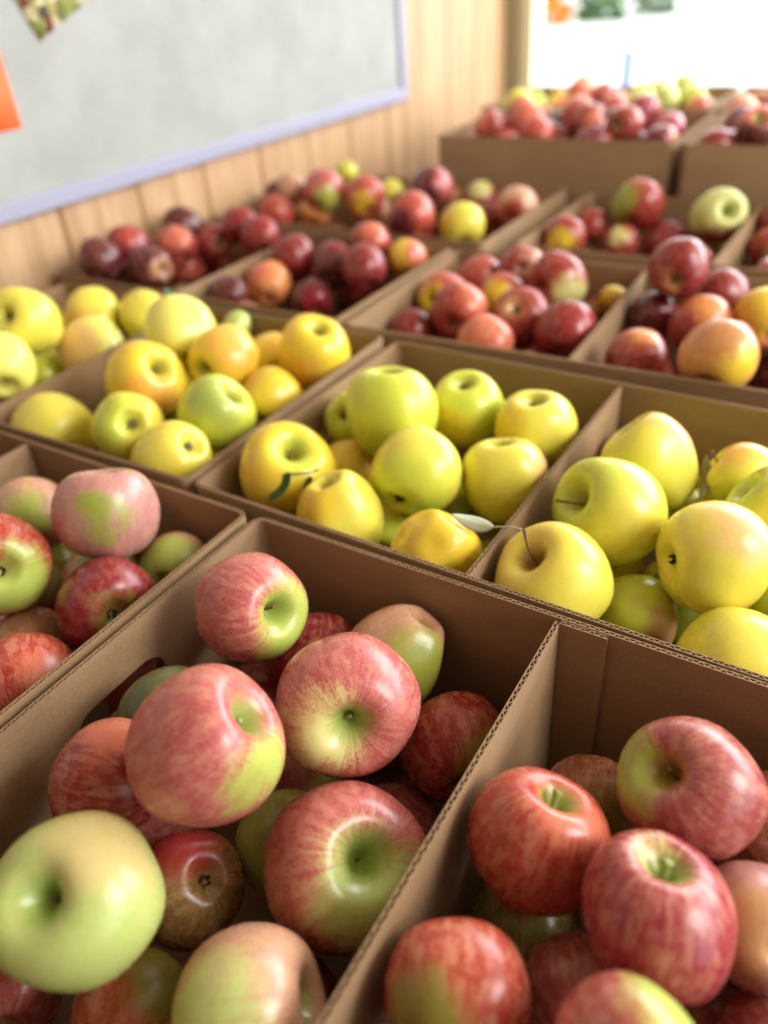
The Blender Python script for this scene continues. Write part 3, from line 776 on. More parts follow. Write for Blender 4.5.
 (-0.8186,0.4980,0.0393,0.0390,'tall',4,(0.284,-0.808,0.517),1.92,'yellow','ylime',(0.486,0.860,0.157),35,0.12,0.50,'russetgreen',(0.26, 0.25, 0.036, 0),0,'yellow apple with a dark stem hollow facing the wall boards, at the photo edge','apples in the yellow carton by the wall'),
 (-0.7845,0.4303,0.0195,0.0370,'tall',0,(-0.757,0.506,0.413),6.02,'pyellow','ylime',(-0.788,-0.345,-0.510),35,0.12,0.50,'russetgreen',None,0,'pale yellow apple cut by the photo edge, no hollow showing','apples in the yellow carton by the wall'),
 (-0.8509,0.5192,-0.0413,0.0305,'tall',4,(-0.847,0.207,0.490),1.33,'ylime','yellow',(-0.457,0.837,0.301),35,0.12,0.50,'russetgreen',None,0,'shaded lime apple low beside the pale yellow one','apples in the yellow carton by the wall'),
 (-0.8661,0.6240,-0.0067,0.0370,'tall',1,(-0.681,0.503,0.531),4.61,'yellow','amber',(0.285,-0.949,-0.135),45,0.12,0.50,'russetgreen',None,0,'yellow apple with an orange lower side near the back of the carton by the wall','apples in the yellow carton by the wall'),
 (-0.7898,0.5559,-0.0144,0.0398,'tall',2,(0.663,0.627,0.409),-2.83,'pyellow','peach',(0.190,-0.921,0.339),48,0.12,0.50,'russetgreen',(0.26, 0.25, 0.036, 0),0,'half pink half yellow apple against the diagonal cardboard rim','apples in the yellow carton by the wall'),
 (-0.7985,0.6543,-0.0096,0.0348,'tall',3,(-0.882,0.434,0.186),0.07,'yellow','gold',(0.406,0.018,-0.914),35,0.12,0.50,'russetgreen',None,0,'plain yellow apple in the far corner of the carton by the wall','apples in the yellow carton by the wall'),
 (-0.4852,0.8177,-0.0451,0.0291,'round',0,(-0.326,0.723,0.609),2.90,'crimson','red',(0.198,-0.351,-0.915),35,0.45,0.30,'hollowgreen',None,0,'bright red apple at the front corner of the middle carton of red apples','apples in the middle red carton'),
 (-0.4819,0.8963,-0.0256,0.0338,'round',2,(0.028,0.961,-0.277),5.93,'redorange','gold',(-0.073,-0.969,0.235),35,0.45,0.30,'hollowgreen',(0.26, 0.25, 0.036, 0),1,'red apple with a yellowish blossom end beside the sloping cardboard wall','apples in the middle red carton'),
 (-0.4251,0.8363,-0.0166,0.0362,'round',0,(-0.105,0.988,0.114),5.89,'red','salmon',(0.787,-0.068,0.613),40,0.45,0.30,'hollowgreen',(0.26, 0.25, 0.036, 0),1,'red apple with a pale blossom end facing down, heart of the middle red carton','apples in the middle red carton'),
 (-0.3697,0.7926,-0.0321,0.0337,'round',1,(-0.113,0.981,0.154),0.02,'salmon','orange',(-0.655,-0.755,-0.015),35,0.45,0.30,'hollowgreen',None,0,'salmon orange apple at the front rim of the middle red carton','apples in the middle red carton'),
 (-0.4056,0.9868,-0.0043,0.0301,'round',4,(-0.350,0.847,-0.400),0.96,'red','tanpink',(0.715,-0.579,0.392),35,0.45,0.30,'hollowgreen',(0.26, 0.25, 0.036, 0),1,'dull red apple facing its blossom end at the camera below the back wall','apples in the middle red carton'),
 (-0.3371,0.9429,-0.0006,0.0365,'round',3,(0.387,0.922,-0.013),5.25,'red','pale',(0.731,-0.611,-0.303),42,0.45,0.30,'hollowgreen',(0.26, 0.25, 0.036, 0),1,'red apple with a cream yellow side, tallest in the middle red carton','apples in the middle red carton'),
 (-0.4088,0.9280,-0.0232,0.0295,'round',2,(-0.491,0.570,0.659),4.09,'redorange','gold',(0.083,-0.985,0.149),45,0.45,0.30,'hollowgreen',None,0,'orange and red apple behind the salmon orange apple','apples in the middle red carton'),
 (-0.3521,0.8600,-0.0228,0.0356,'round',3,(-0.069,0.758,-0.649),0.30,'red','tan',(0.040,-0.824,0.565),20,0.45,0.30,'hollowgreen',(0.26, 0.25, 0.036, 0),1,'red apple with a tan blossom end, next to the dark glossy one','apples in the middle red carton'),
 (-0.2850,0.8327,-0.0205,0.0359,'round',1,(-0.137,0.856,0.499),4.59,'crimson','red',(0.678,-0.464,0.570),35,0.45,0.30,'hollowgreen',None,0,'dark glossy red apple at the front rim by the divider of the red cartons','apples in the middle red carton'),
 (-0.3004,0.9992,-0.0569,0.0215,'round',1,(-0.178,0.788,0.589),0.77,'red','pale',(-0.238,-0.940,0.244),35,0.45,0.30,'hollowgreen',None,0,'small red apple peeking over the divider near the back of the red carton','apples in the middle red carton'),
 (-0.2732,0.9798,-0.0300,0.0190,'round',1,(0.073,0.815,0.576),6.02,'gold','orange',(0.817,-0.567,0.107),35,0.45,0.30,'hollowgreen',None,0,'small yellow apple at the divider beside the cream sided red apple','apples in the middle red carton'),
 (-0.4681,0.9816,-0.0271,0.0336,'round',3,(-0.005,0.875,0.483),3.98,'redorange','gold',(0.088,0.718,-0.690),35,0.45,0.30,'hollowgreen',None,0,'small orange red apple low by the back wall of the middle red carton','apples in the middle red carton'),
 (-0.1903,0.9437,0.0324,0.0339,'round',4,(-0.142,0.973,0.183),2.62,'crimson','tan',(-0.056,-0.948,-0.312),18,0.45,0.30,'hollowgreen',(0.26, 0.25, 0.036, 0),1,'red apple balanced highest over the divider, pale blossom end showing','apples in the red carton at the photo edge'),
 (-0.2116,0.9438,-0.0315,0.0291,'round',2,(0.271,0.818,0.507),3.69,'maroon','crimson',(0.832,-0.449,0.327),35,0.45,0.30,'hollowgreen',None,0,'dark maroon apple in the shade under the highest balanced apple','apples in the red carton at the photo edge'),
 (-0.1512,0.9155,-0.0231,0.0349,'round',2,(0.054,0.816,0.576),5.55,'red','orange',(0.214,-0.419,0.882),30,0.45,0.30,'hollowgreen',None,0,'red apple with an orange top behind the large orange tan one','apples in the red carton at the photo edge'),
 (-0.1867,0.7921,-0.0244,0.0351,'round',4,(0.861,0.504,0.062),-3.04,'red','orange',(0.047,-0.180,0.982),24,0.45,0.30,'hollowgreen',(0.26, 0.25, 0.036, 0),0,'red apple lying sideways at the front rim next to the large orange tan one','apples in the red carton at the photo edge'),
 (-0.1020,0.7619,0.0101,0.0365,'round',1,(0.128,0.825,0.551),0.75,'orangetan','gold',(0.717,-0.693,0.070),28,0.40,0.30,'hollowgreen',None,0,'large orange tan apple with a golden spot at the front rim','apples in the red carton at the photo edge'),
 (-0.0865,0.9523,-0.0172,0.0352,'round',1,(-0.467,0.804,0.369),0.12,'gold','salmon',(0.186,-0.283,-0.941),45,0.45,0.30,'hollowgreen',None,0,'golden apple with red underside at the photo edge','apples in the red carton at the photo edge'),
 (-0.1439,0.9908,-0.0135,0.0320,'round',0,(-0.005,0.868,0.496),2.33,'crimson','rosy',(-0.338,0.916,0.216),35,0.45,0.30,'hollowgreen',None,0,'small crimson apple between the highest balanced apple and the golden one','apples in the red carton at the photo edge'),
 (-0.0595,0.9557,-0.0918,0.0289,'round',2,(-0.199,0.837,0.509),3.30,'maroon','crimson',(0.612,-0.192,0.768),35,0.45,0.30,'hollowgreen',None,0,'maroon apple cut off by the photo edge, beside the large orange tan one','apples in the red carton at the photo edge'),
 (-0.1136,0.7865,-0.0573,0.0326,'round',0,(0.156,0.941,0.300),3.95,'rosy','salmon',(-0.915,0.143,0.378),35,0.45,0.30,'hollowgreen',None,0,'pink sliver of an apple low under the large orange tan one','apples in the red carton at the photo edge'),
 (-0.7675,0.8714,-0.0321,0.0330,'round',1,(-0.482,0.745,0.462),5.24,'orange','salmon',(-0.224,-0.555,0.801),35,0.45,0.30,'hollowgreen',None,0,'bright orange apple among dark red ones in the second carton from the wall','apples in the second carton from the wall'),
 (-0.7630,0.9338,-0.0074,0.0321,'round',1,(-0.452,0.545,0.706),5.61,'crimson','red',(0.859,0.275,-0.431),35,0.45,0.30,'hollowgreen',None,0,'dark red apple behind the bright orange apple','apples in the second carton from the wall'),
 (-0.7778,0.9701,-0.0544,0.0273,'round',4,(-0.157,0.964,0.215),3.71,'red','crimson',(0.526,0.770,0.362),35,0.45,0.30,'hollowgreen',None,0,'clear red apple beside the bright orange apple','apples in the second carton from the wall'),
 (-0.6989,0.8841,-0.0539,0.0329,'round',0,(-0.742,0.620,0.255),4.91,'maroon','crimson',(0.684,-0.690,0.238),35,0.45,0.30,'hollowgreen',None,0,'maroon apple in front of the clear red one at the cardboard rim','apples in the second carton from the wall'),
 (-0.7773,0.7935,-0.0241,0.0273,'round',0,(-0.305,0.785,0.540),1.14,'maroon','crimson',(0.688,0.530,-0.496),35,0.45,0.30,'hollowgreen',None,0,'maroon apple in the front corner beside the bright orange apple','apples in the second carton from the wall'),
 (-0.6939,0.9445,-0.0184,0.0344,'round',1,(-0.231,0.929,0.289),2.41,'maroon','crimson',(0.073,0.189,0.979),35,0.45,0.30,'hollowgreen',None,0,'very dark red apple in the middle of the second carton from the wall','apples in the second carton from the wall'),
 (-0.6576,0.9941,0.0058,0.0303,'round',4,(-0.498,0.503,0.707),5.66,'red','salmon',(0.429,-0.378,0.820),35,0.45,0.30,'hollowgreen',None,0,'red apple peaking highest at the back of the second carton from the wall','apples in the second carton from the wall'),
 (-0.6270,0.9258,-0.0092,0.0320,'round',4,(-0.537,0.637,0.553),0.25,'crimson','red',(-0.482,0.361,-0.798),35,0.45,0.30,'hollowgreen',None,0,'bright crimson apple below the highest red one, second carton from the wall','apples in the second carton from the wall'),
 (-0.5932,0.9952,-0.0117,0.0286,'round',2,(-0.222,0.680,0.699),1.90,'gold','salmon',(0.946,-0.131,0.298),55,0.45,0.30,'hollowgreen',None,0,'yellow and pink apple in the far corner of the second carton from the wall','apples in the second carton from the wall'),
 (-0.6837,0.9947,-0.0715,0.0290,'round',3,(-0.455,0.631,0.629),4.96,'red','crimson',(0.991,-0.115,-0.063),35,0.45,0.30,'hollowgreen',None,0,'red apple at the sloping rim below the bright crimson one','apples in the second carton from the wall'),
 (-0.9914,0.7547,0.0178,0.0319,'round',0,(-0.344,0.712,0.612),0.23,'maroon','crimson',(-0.323,0.722,0.612),35,0.45,0.30,'hollowgreen',None,0,'nearly black maroon apple in the carton touching the board wall','apples in the carton touching the wall'),
 (-1.0211,0.8363,0.0119,0.0332,'round',0,(-0.528,0.580,0.620),5.85,'crimson','redorange',(0.610,-0.334,0.718),30,0.45,0.30,'hollowgreen',None,0,'dark apple with a bright orange red top in the carton touching the wall','apples in the carton touching the wall'),
 (-1.0303,0.7588,-0.0311,0.0271,'round',1,(-0.712,0.536,0.454),5.71,'rosydark','crimson',(-0.979,-0.117,-0.167),35,0.45,0.30,'hollowgreen',None,0,'dull pink apple low at the front rim of the wall-side carton','apples in the carton touching the wall'),
 (-1.0236,0.9665,0.0086,0.0331,'round',0,(-0.037,0.888,0.458),5.50,'maroon','crimson',(-0.996,0.092,-0.003),35,0.45,0.30,'hollowgreen',None,0,'maroon apple highest against the pale wall boards','apples in the carton touching the wall'),
 (-0.9806,0.8995,-0.0037,0.0335,'round',3,(-0.762,0.419,0.494),2.32,'red','salmon',(0.535,-0.383,0.753),35,0.45,0.30,'hollowgreen',None,0,'salmon red apple in front of the highest maroon one by the wall','apples in the carton touching the wall'),
 (-1.0054,0.9381,-0.0513,0.0306,'round',2,(-0.414,0.594,0.689),4.52,'salmonred','salmon',(0.471,-0.619,-0.628),35,0.45,0.30,'hollowgreen',None,0,'light salmon apple at the cardboard rim of the wall-side carton','apples in the carton touching the wall'),
 (-0.9330,0.7968,-0.0023,0.0326,'round',3,(-0.995,0.099,-0.032),4.20,'maroon','tan',(0.987,-0.153,0.056),25,0.45,0.30,'hollowgreen',None,0,'dark apple with a pale tan blossom end in the wall-side carton','apples in the carton touching the wall'),
 (-0.9630,0.9721,-0.0151,0.0316,'round',3,(-0.918,0.375,-0.125),5.91,'red','tan',(0.904,-0.405,0.137),16,0.45,0.30,'hollowgreen',None,0,'red apple showing its tan blossom end near the back of the wall-side carton','apples in the carton touching the wall'),
 (-0.9080,0.9846,0.0148,0.0294,'round',1,(-0.514,0.585,0.627),2.51,'crimson','red',(0.416,0.193,0.889),35,0.45,0.30,'hollowgreen',None,0,'crimson apple in the far corner of the wall-side carton','apples in the carton touching the wall'),
 (-1.0024,0.9984,-0.0559,0.0275,'round',1,(-0.425,0.829,0.364),4.61,'redorange','salmon',(0.427,-0.741,0.519),35,0.45,0.30,'hollowgreen',None,0,'orange red apple tucked at the rim below the tan-ended red one','apples in the carton touching the wall'),
 (-0.9897,0.8000,-0.0250,0.0277,'round',2,(-0.679,0.690,0.252),3.17,'maroon','crimson',(0.293,0.184,0.938),35,0.45,0.30,'hollowgreen',None,0,'shaded maroon apple between the orange-topped and the dull pink one','apples in the carton touching the wall'),
 (-0.8489,0.9610,0.0070,0.0320,'round',0,(-0.539,0.628,0.561),1.13,'crimson','red',(0.512,-0.024,0.859),35,0.45,0.30,'hollowgreen',None,0,'small red apple behind the sloping rim, far end of the wall-side carton','apples in the carton touching the wall'),
 (-0.9671,1.1494,-0.0087,0.0327,'round',4,(-0.063,0.823,0.565),3.95,'redorange','tanpink',(-0.145,0.489,-0.860),35,0.45,0.30,'hollowgreen',None,0,'dusky orange red apple in the corner of the wide carton by the wall','apples in the wide carton'),
 (-1.0080,1.3152,-0.0559,0.0325,'round',0,(-0.469,0.701,0.537),0.02,'orange','peach',(-0.445,-0.771,0.455),35,0.45,0.30,'hollowgreen',None,0,'light orange apple at the front rim of the wide carton','apples in the wide carton'),
 (-0.8931,1.2036,0.0204,0.0372,'round',2,(-0.107,0.847,0.521),5.83,'rosy','lime',(0.698,-0.619,-0.360),38,0.45,0.30,'hollowgreen',None,0,'pink apple with a green underside heaped against the wall boards','apples in the wide carton'),
 (-0.8194,1.2288,0.0103,0.0370,'round',4,(-0.538,0.523,0.661),4.04,'redorange','gold',(0.431,-0.876,-0.214),25,0.45,0.30,'hollowgreen',None,0,'orange red apple with a yellow fleck in the wide carton','apples in the wide carton'),
 (-0.9607,1.2008,0.0217,0.0279,'round',4,(-0.360,0.686,0.632),5.30,'tanpink','olivelime',(0.549,0.826,-0.128),35,0.45,0.30,'hollowgreen',None,0,'faded greenish pink apple beside the wall boards','apples in the wide carton'),
 (-1.0120,1.2211,-0.0039,0.0309,'round',3,(-0.432,0.748,0.505),2.98,'maroon','crimson',(0.767,-0.223,0.601),35,0.45,0.30,'hollowgreen',None,0,'small dark red apple at the wall end of the wide carton','apples in the wide carton'),
 (-0.9712,1.3954,0.0102,0.0231,'round',4,(-0.344,0.639,0.688),4.06,'ylime','yellow',(0.690,-0.664,-0.289),35,0.45,0.30,'hollowgreen',None,0,'little yellow green apple on top of the heap by the wall','apples in the wide carton'),
 (-0.8626,1.3927,-0.0239,0.0256,'round',1,(-0.808,0.448,0.383),5.05,'yellow','ylime',(-0.014,0.772,-0.635),35,0.45,0.30,'hollowgreen',None,0,'little yellow apple between red ones, wide carton','apples in the wide carton'),
 (-0.6978,1.2628,0.0215,0.0375,'round',0,(-0.461,0.838,0.291),4.31,'maroon','rosy',(0.847,-0.170,0.504),30,0.45,0.30,'hollowgreen',None,0,'maroon apple with a pale glint at the back of the wide carton','apples in the wide carton'),  # rosy patch is a highlight painted into the skin colour
 (-0.6493,1.1053,0.0163,0.0374,'round',0,(-0.749,0.245,0.615),4.46,'redorange','maroon',(0.008,-0.973,-0.229),40,0.45,0.30,'hollowgreen',None,0,'red apple with an orange top and maroon base at the front of the wide carton','apples in the wide carton'),
 (-0.5793,1.1510,-0.0025,0.0363,'round',1,(-0.419,0.662,0.622),1.44,'yellow','lime',(-0.734,0.176,0.656),35,0.45,0.30,'hollowgreen',None,0,'single large yellow green apple at the front rim of the wide carton','apples in the wide carton'),
 (-0.6583,1.3864,-0.0198,0.0315,'round',0,(-0.200,0.709,0.677),0.16,'red','pale',(0.112,-0.581,0.806),40,0.45,0.30,'hollowgreen',None,0,'red apple with a pale top behind the large yellow green one','apples in the wide carton'),
 (-0.5983,1.2988,-0.0336,0.0300,'round',4,(-0.491,0.790,0.369),4.57,'crimson','red',(-0.317,-0.931,-0.182),35,0.45,0.30,'hollowgreen',None,0,'crimson apple beside the large yellow green one','apples in the wide carton'),
 (-0.5412,1.2852,-0.0022,0.0334,'round',3,(-0.028,0.915,0.402),5.35,'tanpink','red',(0.121,-0.967,-0.225),40,0.45,0.30,'hollowgreen',None,0,'soft pink red apple in the far corner of the wide carton','apples in the wide carton'),
 (-0.7227,1.3905,-0.0334,0.0276,'round',3,(-0.605,0.691,0.396),2.08,'olivered','tan',(0.806,-0.168,0.567),35,0.45,0.30,'hollowgreen',None,0,'brownish apple behind the large yellow green one','apples in the wide carton'),
 (-0.8402,1.3037,-0.0406,0.0277,'round',0,(-0.231,0.859,0.456),3.00,'tan','tanpink',(0.694,0.033,0.719),35,0.45,0.30,'hollowgreen',None,0,'tan apple between two red ones in the wide carton','apples in the wide carton'),
 (-0.3470,1.3327,0.0020,0.0411,'round',1,(0.086,0.783,0.617),0.78,'red','olivelime',(-0.760,-0.615,0.212),52,0.45,0.30,'hollowgreen',None,0,'big red apple with a yellow green cheek, highest below the tall back cartons','apples in the third row carton'),
 (-0.4145,1.1785,-0.0150,0.0320,'round',2,(-0.384,0.652,0.654),2.58,'red','gold',(0.092,-0.989,-0.120),38,0.45,0.30,'hollowgreen',None,0,'red apple with a yellow base at the front corner of the third-row carton','apples in the third row carton'),
 (-0.4161,1.3151,-0.0340,0.0282,'round',2,(-0.064,0.742,0.668),4.48,'red','crimson',(0.210,-0.164,-0.964),35,0.45,0.30,'hollowgreen',None,0,'small red apple behind the yellow-based one in the third-row carton','apples in the third row carton'),
 (-0.3545,1.2807,-0.0474,0.0278,'round',1,(-0.070,0.685,0.725),3.57,'red','pale',(-0.086,-0.807,0.584),28,0.45,0.30,'hollowgreen',None,0,'red apple with a cream spot at the front rim of the third-row carton','apples in the third row carton'),
 (-0.2870,1.3110,-0.0507,0.0369,'round',1,(0.210,0.843,0.496),1.01,'crimson','rosydark',(0.846,0.432,-0.314),35,0.45,0.30,'hollowgreen',None,0,'dark red apple below the big one with yellow green cheek','apples in the third row carton'),
 (-0.2174,1.3108,-0.0022,0.0398,'round',4,(0.539,-0.696,0.475),2.13,'palelime','crimson',(0.200,-0.167,-0.966),62,0.45,0.30,'hollowgreen',(0.26, 0.25, 0.036, 0),0,'pale yellow green apple with a red underside, third-row carton','apples in the third row carton'),
 (-0.2258,1.3528,-0.0662,0.0270,'round',3,(-0.560,0.825,-0.075),0.11,'palelime','lime',(-0.923,0.295,-0.248),35,0.45,0.30,'hollowgreen',(0.26, 0.25, 0.036, 0),1,'small yellow green apple under the pale one with red underside','apples in the third row carton'),
 (-0.1370,1.3105,-0.0411,0.0273,'round',2,(-0.173,0.883,0.436),0.11,'red','salmon',(-0.468,0.313,0.826),35,0.45,0.30,'hollowgreen',None,0,'red apple cut by the photo edge in the third-row edge carton','apples in the third row edge carton'),
 (-0.1411,1.3317,-0.0891,0.0242,'round',4,(-0.245,0.925,0.290),5.69,'rosy','salmon',(-0.294,0.842,-0.452),35,0.45,0.30,'hollowgreen',None,0,'pink apple at the front rim of the third-row edge carton','apples in the third row edge carton'),
 (-0.1416,1.3635,-0.0174,0.0237,'round',1,(-0.254,0.812,0.525),2.74,'crimson','red',(-0.612,0.779,0.138),35,0.45,0.30,'hollowgreen',None,0,'small crimson apple at the back of the third-row edge carton','apples in the third row edge carton'),
 (-0.3147,0.1646,-0.1192,0.0328,'round',4,(-0.717,-0.652,-0.245),0,'rosydark','olive',(-0.998,-0.057,-0.023),30,0.70,.3,'hollowgreen',None,0,'shadowed red apple glimpsed deep in the gaps of the front carton','apples deep in the front carton'),
 (-0.2486,0.2387,-0.1193,0.0332,'round',4,(-0.341,0.311,0.887),0,'rosydark','olive',(0.868,0.020,0.497),30,0.70,.3,'hollowgreen',None,0,'shadowed red apple glimpsed deep in the gaps of the front carton','apples deep in the front carton'),
 (-0.1665,0.1052,-0.1168,0.0340,'round',4,(0.323,-0.753,0.573),0,'red','olive',(-0.789,-0.615,-0.005),30,0.70,.3,'hollowgreen',None,0,'shadowed red apple glimpsed deep in the gaps of the front carton','apples deep in the front carton'),
 (-0.1683,0.2292,-0.1206,0.0314,'round',3,(-0.933,-0.348,0.088),0,'rosydark','olive',(0.262,-0.959,0.111),30,0.70,.3,'hollowgreen',None,0,'shadowed red apple glimpsed deep in the gaps of the front carton','apples deep in the front carton'),
 (-0.2203,0.3063,-0.1209,0.0309,'round',2,(0.699,0.277,-0.659),0,'rosydark','olive',(-0.880,0.040,0.473),30,0.70,.3,'hollowgreen',None,0,'shadowed red apple glimpsed deep in the gaps of the front carton','apples deep in the front carton'),
 (-0.3185,0.2728,-0.1192,0.0322,'round',4,(0.175,-0.603,0.778),0,'crimson','olive',(-0.567,-0.593,-0.572),30,0.70,.3,'hollowgreen',None,0,'shadowed red apple glimpsed deep in the gaps of the front carton','apples deep in the front carton'),
 (-0.9089,0.6008,-0.0613,0.0336,'tall',1,(-0.596,-0.791,0.143),0,'yellow','gold',(0.146,-0.520,0.841),30,0.12,.3,'russetgreen',None,0,'shadowed yellow apple glimpsed deep in the gaps of the yellow carton by the wall','apples deep in the yellow carton by the wall'),
 (-0.9574,0.6495,-0.0580,0.0334,'tall',3,(-0.055,-0.975,-0.216),0,'gold','gold',(0.198,0.403,0.894),30,0.12,.3,'russetgreen',None,0,'shadowed yellow apple glimpsed deep in the gaps of the yellow carton by the wall','apples deep in the yellow carton by the wall'),
 (-0.5571,0.5671,-0.1079,0.0310,'tall',2,(-0.526,0.322,0.787),0,'ylime','gold',(0.098,0.125,0.987),30,0.12,.3,'russetgreen',None,0,'shadowed yellow apple glimpsed deep in the gaps of the far yellow carton','apples deep in the far yellow carton'),
 (-0.5322,0.5098,-0.0795,0.0329,'tall',3,(-0.633,-0.538,0.557),0,'gold','gold',(0.162,-0.829,-0.535),30,0.12,.3,'russetgreen',None,0,'shadowed yellow apple glimpsed deep in the gaps of the far yellow carton','apples deep in the far yellow carton'),
 (-0.6985,0.6527,-0.0578,0.0316,'tall',4,(-0.890,0.448,0.088),0,'ylime','gold',(0.360,-0.816,0.453),30,0.12,.3,'russetgreen',None,0,'shadowed yellow apple glimpsed deep in the gaps of the far yellow carton','apples deep in the far yellow carton'),
 (-0.6969,0.5672,-0.0579,0.0351,'tall',2,(0.441,0.562,0.699),0,'ylime','gold',(0.696,0.656,-0.291),30,0.12,.3,'russetgreen',None,0,'shadowed yellow apple glimpsed deep in the gaps of the far yellow carton','apples deep in the far yellow carton'),
 (-0.5950,0.5206,-0.0592,0.0311,'tall',2,(0.391,0.901,0.189),0,'yellow','gold',(-0.698,-0.231,-0.678),30,0.12,.3,'russetgreen',None,0,'shadowed yellow apple glimpsed deep in the gaps of the far yellow carton','apples deep in the far yellow carton'),
 (-0.5393,0.6047,-0.0606,0.0310,'tall',2,(-0.939,-0.130,0.318),0,'gold','gold',(0.092,0.787,-0.610),30,0.12,.3,'russetgreen',None,0,'shadowed yellow apple glimpsed deep in the gaps of the far yellow carton','apples deep in the far yellow carton'),
 (-0.2203,0.4984,-0.1188,0.0332,'tall',0,(-0.581,0.563,-0.587),0,'yellow','gold',(0.778,-0.607,-0.162),30,0.12,.3,'russetgreen',None,0,'shadowed yellow apple glimpsed deep in the gaps of the middle yellow carton','apples deep in the middle yellow carton'),
 (-0.2350,0.5890,-0.1188,0.0332,'tall',2,(-0.317,-0.605,-0.730),0,'yellow','gold',(-0.398,0.882,0.252),30,0.12,.3,'russetgreen',None,0,'shadowed yellow apple glimpsed deep in the gaps of the middle yellow carton','apples deep in the middle yellow carton'),
 (-0.1359,0.5657,-0.1209,0.0311,'tall',3,(0.290,0.928,0.234),0,'gold','gold',(0.774,0.321,0.546),30,0.12,.3,'russetgreen',None,0,'shadowed yellow apple glimpsed deep in the gaps of the yellow carton at the photo edge','apples deep in the yellow carton at the photo edge'),
 (-0.0688,0.5496,-0.1219,0.0313,'tall',4,(0.895,0.429,-0.121),0,'yellow','gold',(-0.538,-0.705,-0.462),30,0.12,.3,'russetgreen',None,0,'shadowed yellow apple glimpsed deep in the gaps of the yellow carton at the photo edge','apples deep in the yellow carton at the photo edge'),
 (-1.0141,0.9867,-0.1200,0.0348,'round',4,(0.615,0.276,-0.739),0,'rosydark','olive',(-0.297,-0.055,0.953),30,0.70,.3,'hollowgreen',None,0,'shadowed red apple glimpsed deep in the gaps of the red carton touching the wall','apples deep in the red carton touching the wall'),
 (-0.8727,0.7914,-0.0587,0.0327,'round',4,(1.000,0.000,-0.027),0,'red','olive',(-0.508,-0.326,0.797),30,0.70,.3,'hollowgreen',None,0,'shadowed red apple glimpsed deep in the gaps of the red carton touching the wall','apples deep in the red carton touching the wall'),
 (-0.9307,0.9908,-0.0807,0.0314,'round',0,(0.159,0.442,0.883),0,'crimson','olive',(-0.101,-0.744,0.660),30,0.70,.3,'hollowgreen',None,0,'shadowed red apple glimpsed deep in the gaps of the red carton touching the wall','apples deep in the red carton touching the wall'),
 (-1.0125,0.8481,-0.0742,0.0320,'round',2,(-0.369,0.765,0.528),0,'red','olive',(-0.437,-0.136,-0.889),30,0.70,.3,'hollowgreen',None,0,'shadowed red apple glimpsed deep in the gaps of the red carton touching the wall','apples deep in the red carton touching the wall'),
 (-0.9228,0.8363,-0.0740,0.0315,'round',2,(-0.427,0.190,-0.884),0,'red','olive',(-0.083,0.410,0.908),30,0.70,.3,'hollowgreen',None,0,'shadowed red apple glimpsed deep in the gaps of the red carton touching the wall','apples deep in the red carton touching the wall'),
 (-0.7588,0.9779,-0.1116,0.0340,'round',0,(-0.297,-0.271,0.916),0,'olivered','olive',(-0.806,0.467,-0.363),30,0.70,.3,'hollowgreen',None,0,'shadowed red apple glimpsed deep in the gaps of the second red carton from the wall','apples deep in the second red carton from the wall'),
 (-0.7289,0.7696,-0.0537,0.0315,'round',0,(-0.180,0.984,0.009),0,'olivered','olive',(0.764,-0.290,0.576),30,0.70,.3,'hollowgreen',None,0,'shadowed red apple glimpsed deep in the gaps of the second red carton from the wall','apples deep in the second red carton from the wall'),
 (-0.3614,0.9478,-0.1184,0.0336,'round',2,(-0.469,-0.876,-0.116),0,'olivered','olive',(0.845,0.376,0.380),30,0.70,.3,'hollowgreen',None,0,'shadowed red apple glimpsed deep in the gaps of the middle red carton','apples deep in the middle red carton'),
 (-0.3093,0.8801,-0.0757,0.0311,'round',3,(0.911,0.331,-0.247),0,'olivered','olive',(0.476,0.063,0.877),30,0.70,.3,'hollowgreen',None,0,'shadowed red apple glimpsed deep in the gaps of the middle red carton','apples deep in the middle red carton'),
 (-0.3990,0.8852,-0.0721,0.0331,'round',0,(0.975,-0.047,0.219),0,'red','olive',(-0.978,0.202,0.055),30,0.70,.3,'hollowgreen',None,0,'shadowed red apple glimpsed deep in the gaps of the middle red carton','apples deep in the middle red carton'),
 (-0.4814,0.9353,-0.0835,0.0337,'round',3,(0.678,-0.392,-0.622),0,'red','olive',(0.844,-0.206,-0.495),30,0.70,.3,'hollowgreen',None,0,'shadowed red apple glimpsed deep in the gaps of the middle red carton','apples deep in the middle red carton'),
 (-0.0895,0.9038,-0.1208,0.0333,'round',3,(0.900,-0.420,-0.121),0,'red','olive',(0.846,0.059,0.530),30,0.70,.3,'hollowgreen',None,0,'shadowed red apple glimpsed deep in the gaps of the red carton at the photo edge','apples deep in the red carton at the photo edge'),
 (-0.1914,0.8512,-0.0673,0.0340,'round',1,(0.588,0.624,0.515),0,'rosydark','olive',(-0.421,-0.538,-0.730),30,0.70,.3,'hollowgreen',None,0,'shadowed red apple glimpsed deep in the gaps of the red carton at the photo edge','apples deep in the red carton at the photo edge'),
 (-0.2041,0.9621,-0.1189,0.0331,'round',2,(-0.773,-0.189,-0.606),0,'rosydark','olive',(-0.997,0.045,0.060),30,0.70,.3,'hollowgreen',None,0,'shadowed red apple glimpsed deep in the gaps of the red carton at the photo edge','apples deep in the red carton at the photo edge'),
 (-0.7260,1.3491,-0.1193,0.0319,'round',3,(0.303,0.727,0.616),0,'red','olive',(0.103,-0.345,-0.933),30,0.70,.3,'hollowgreen',None,0,'shadowed red apple glimpsed deep in the gaps of the wide carton','apples deep in the wide carton'),
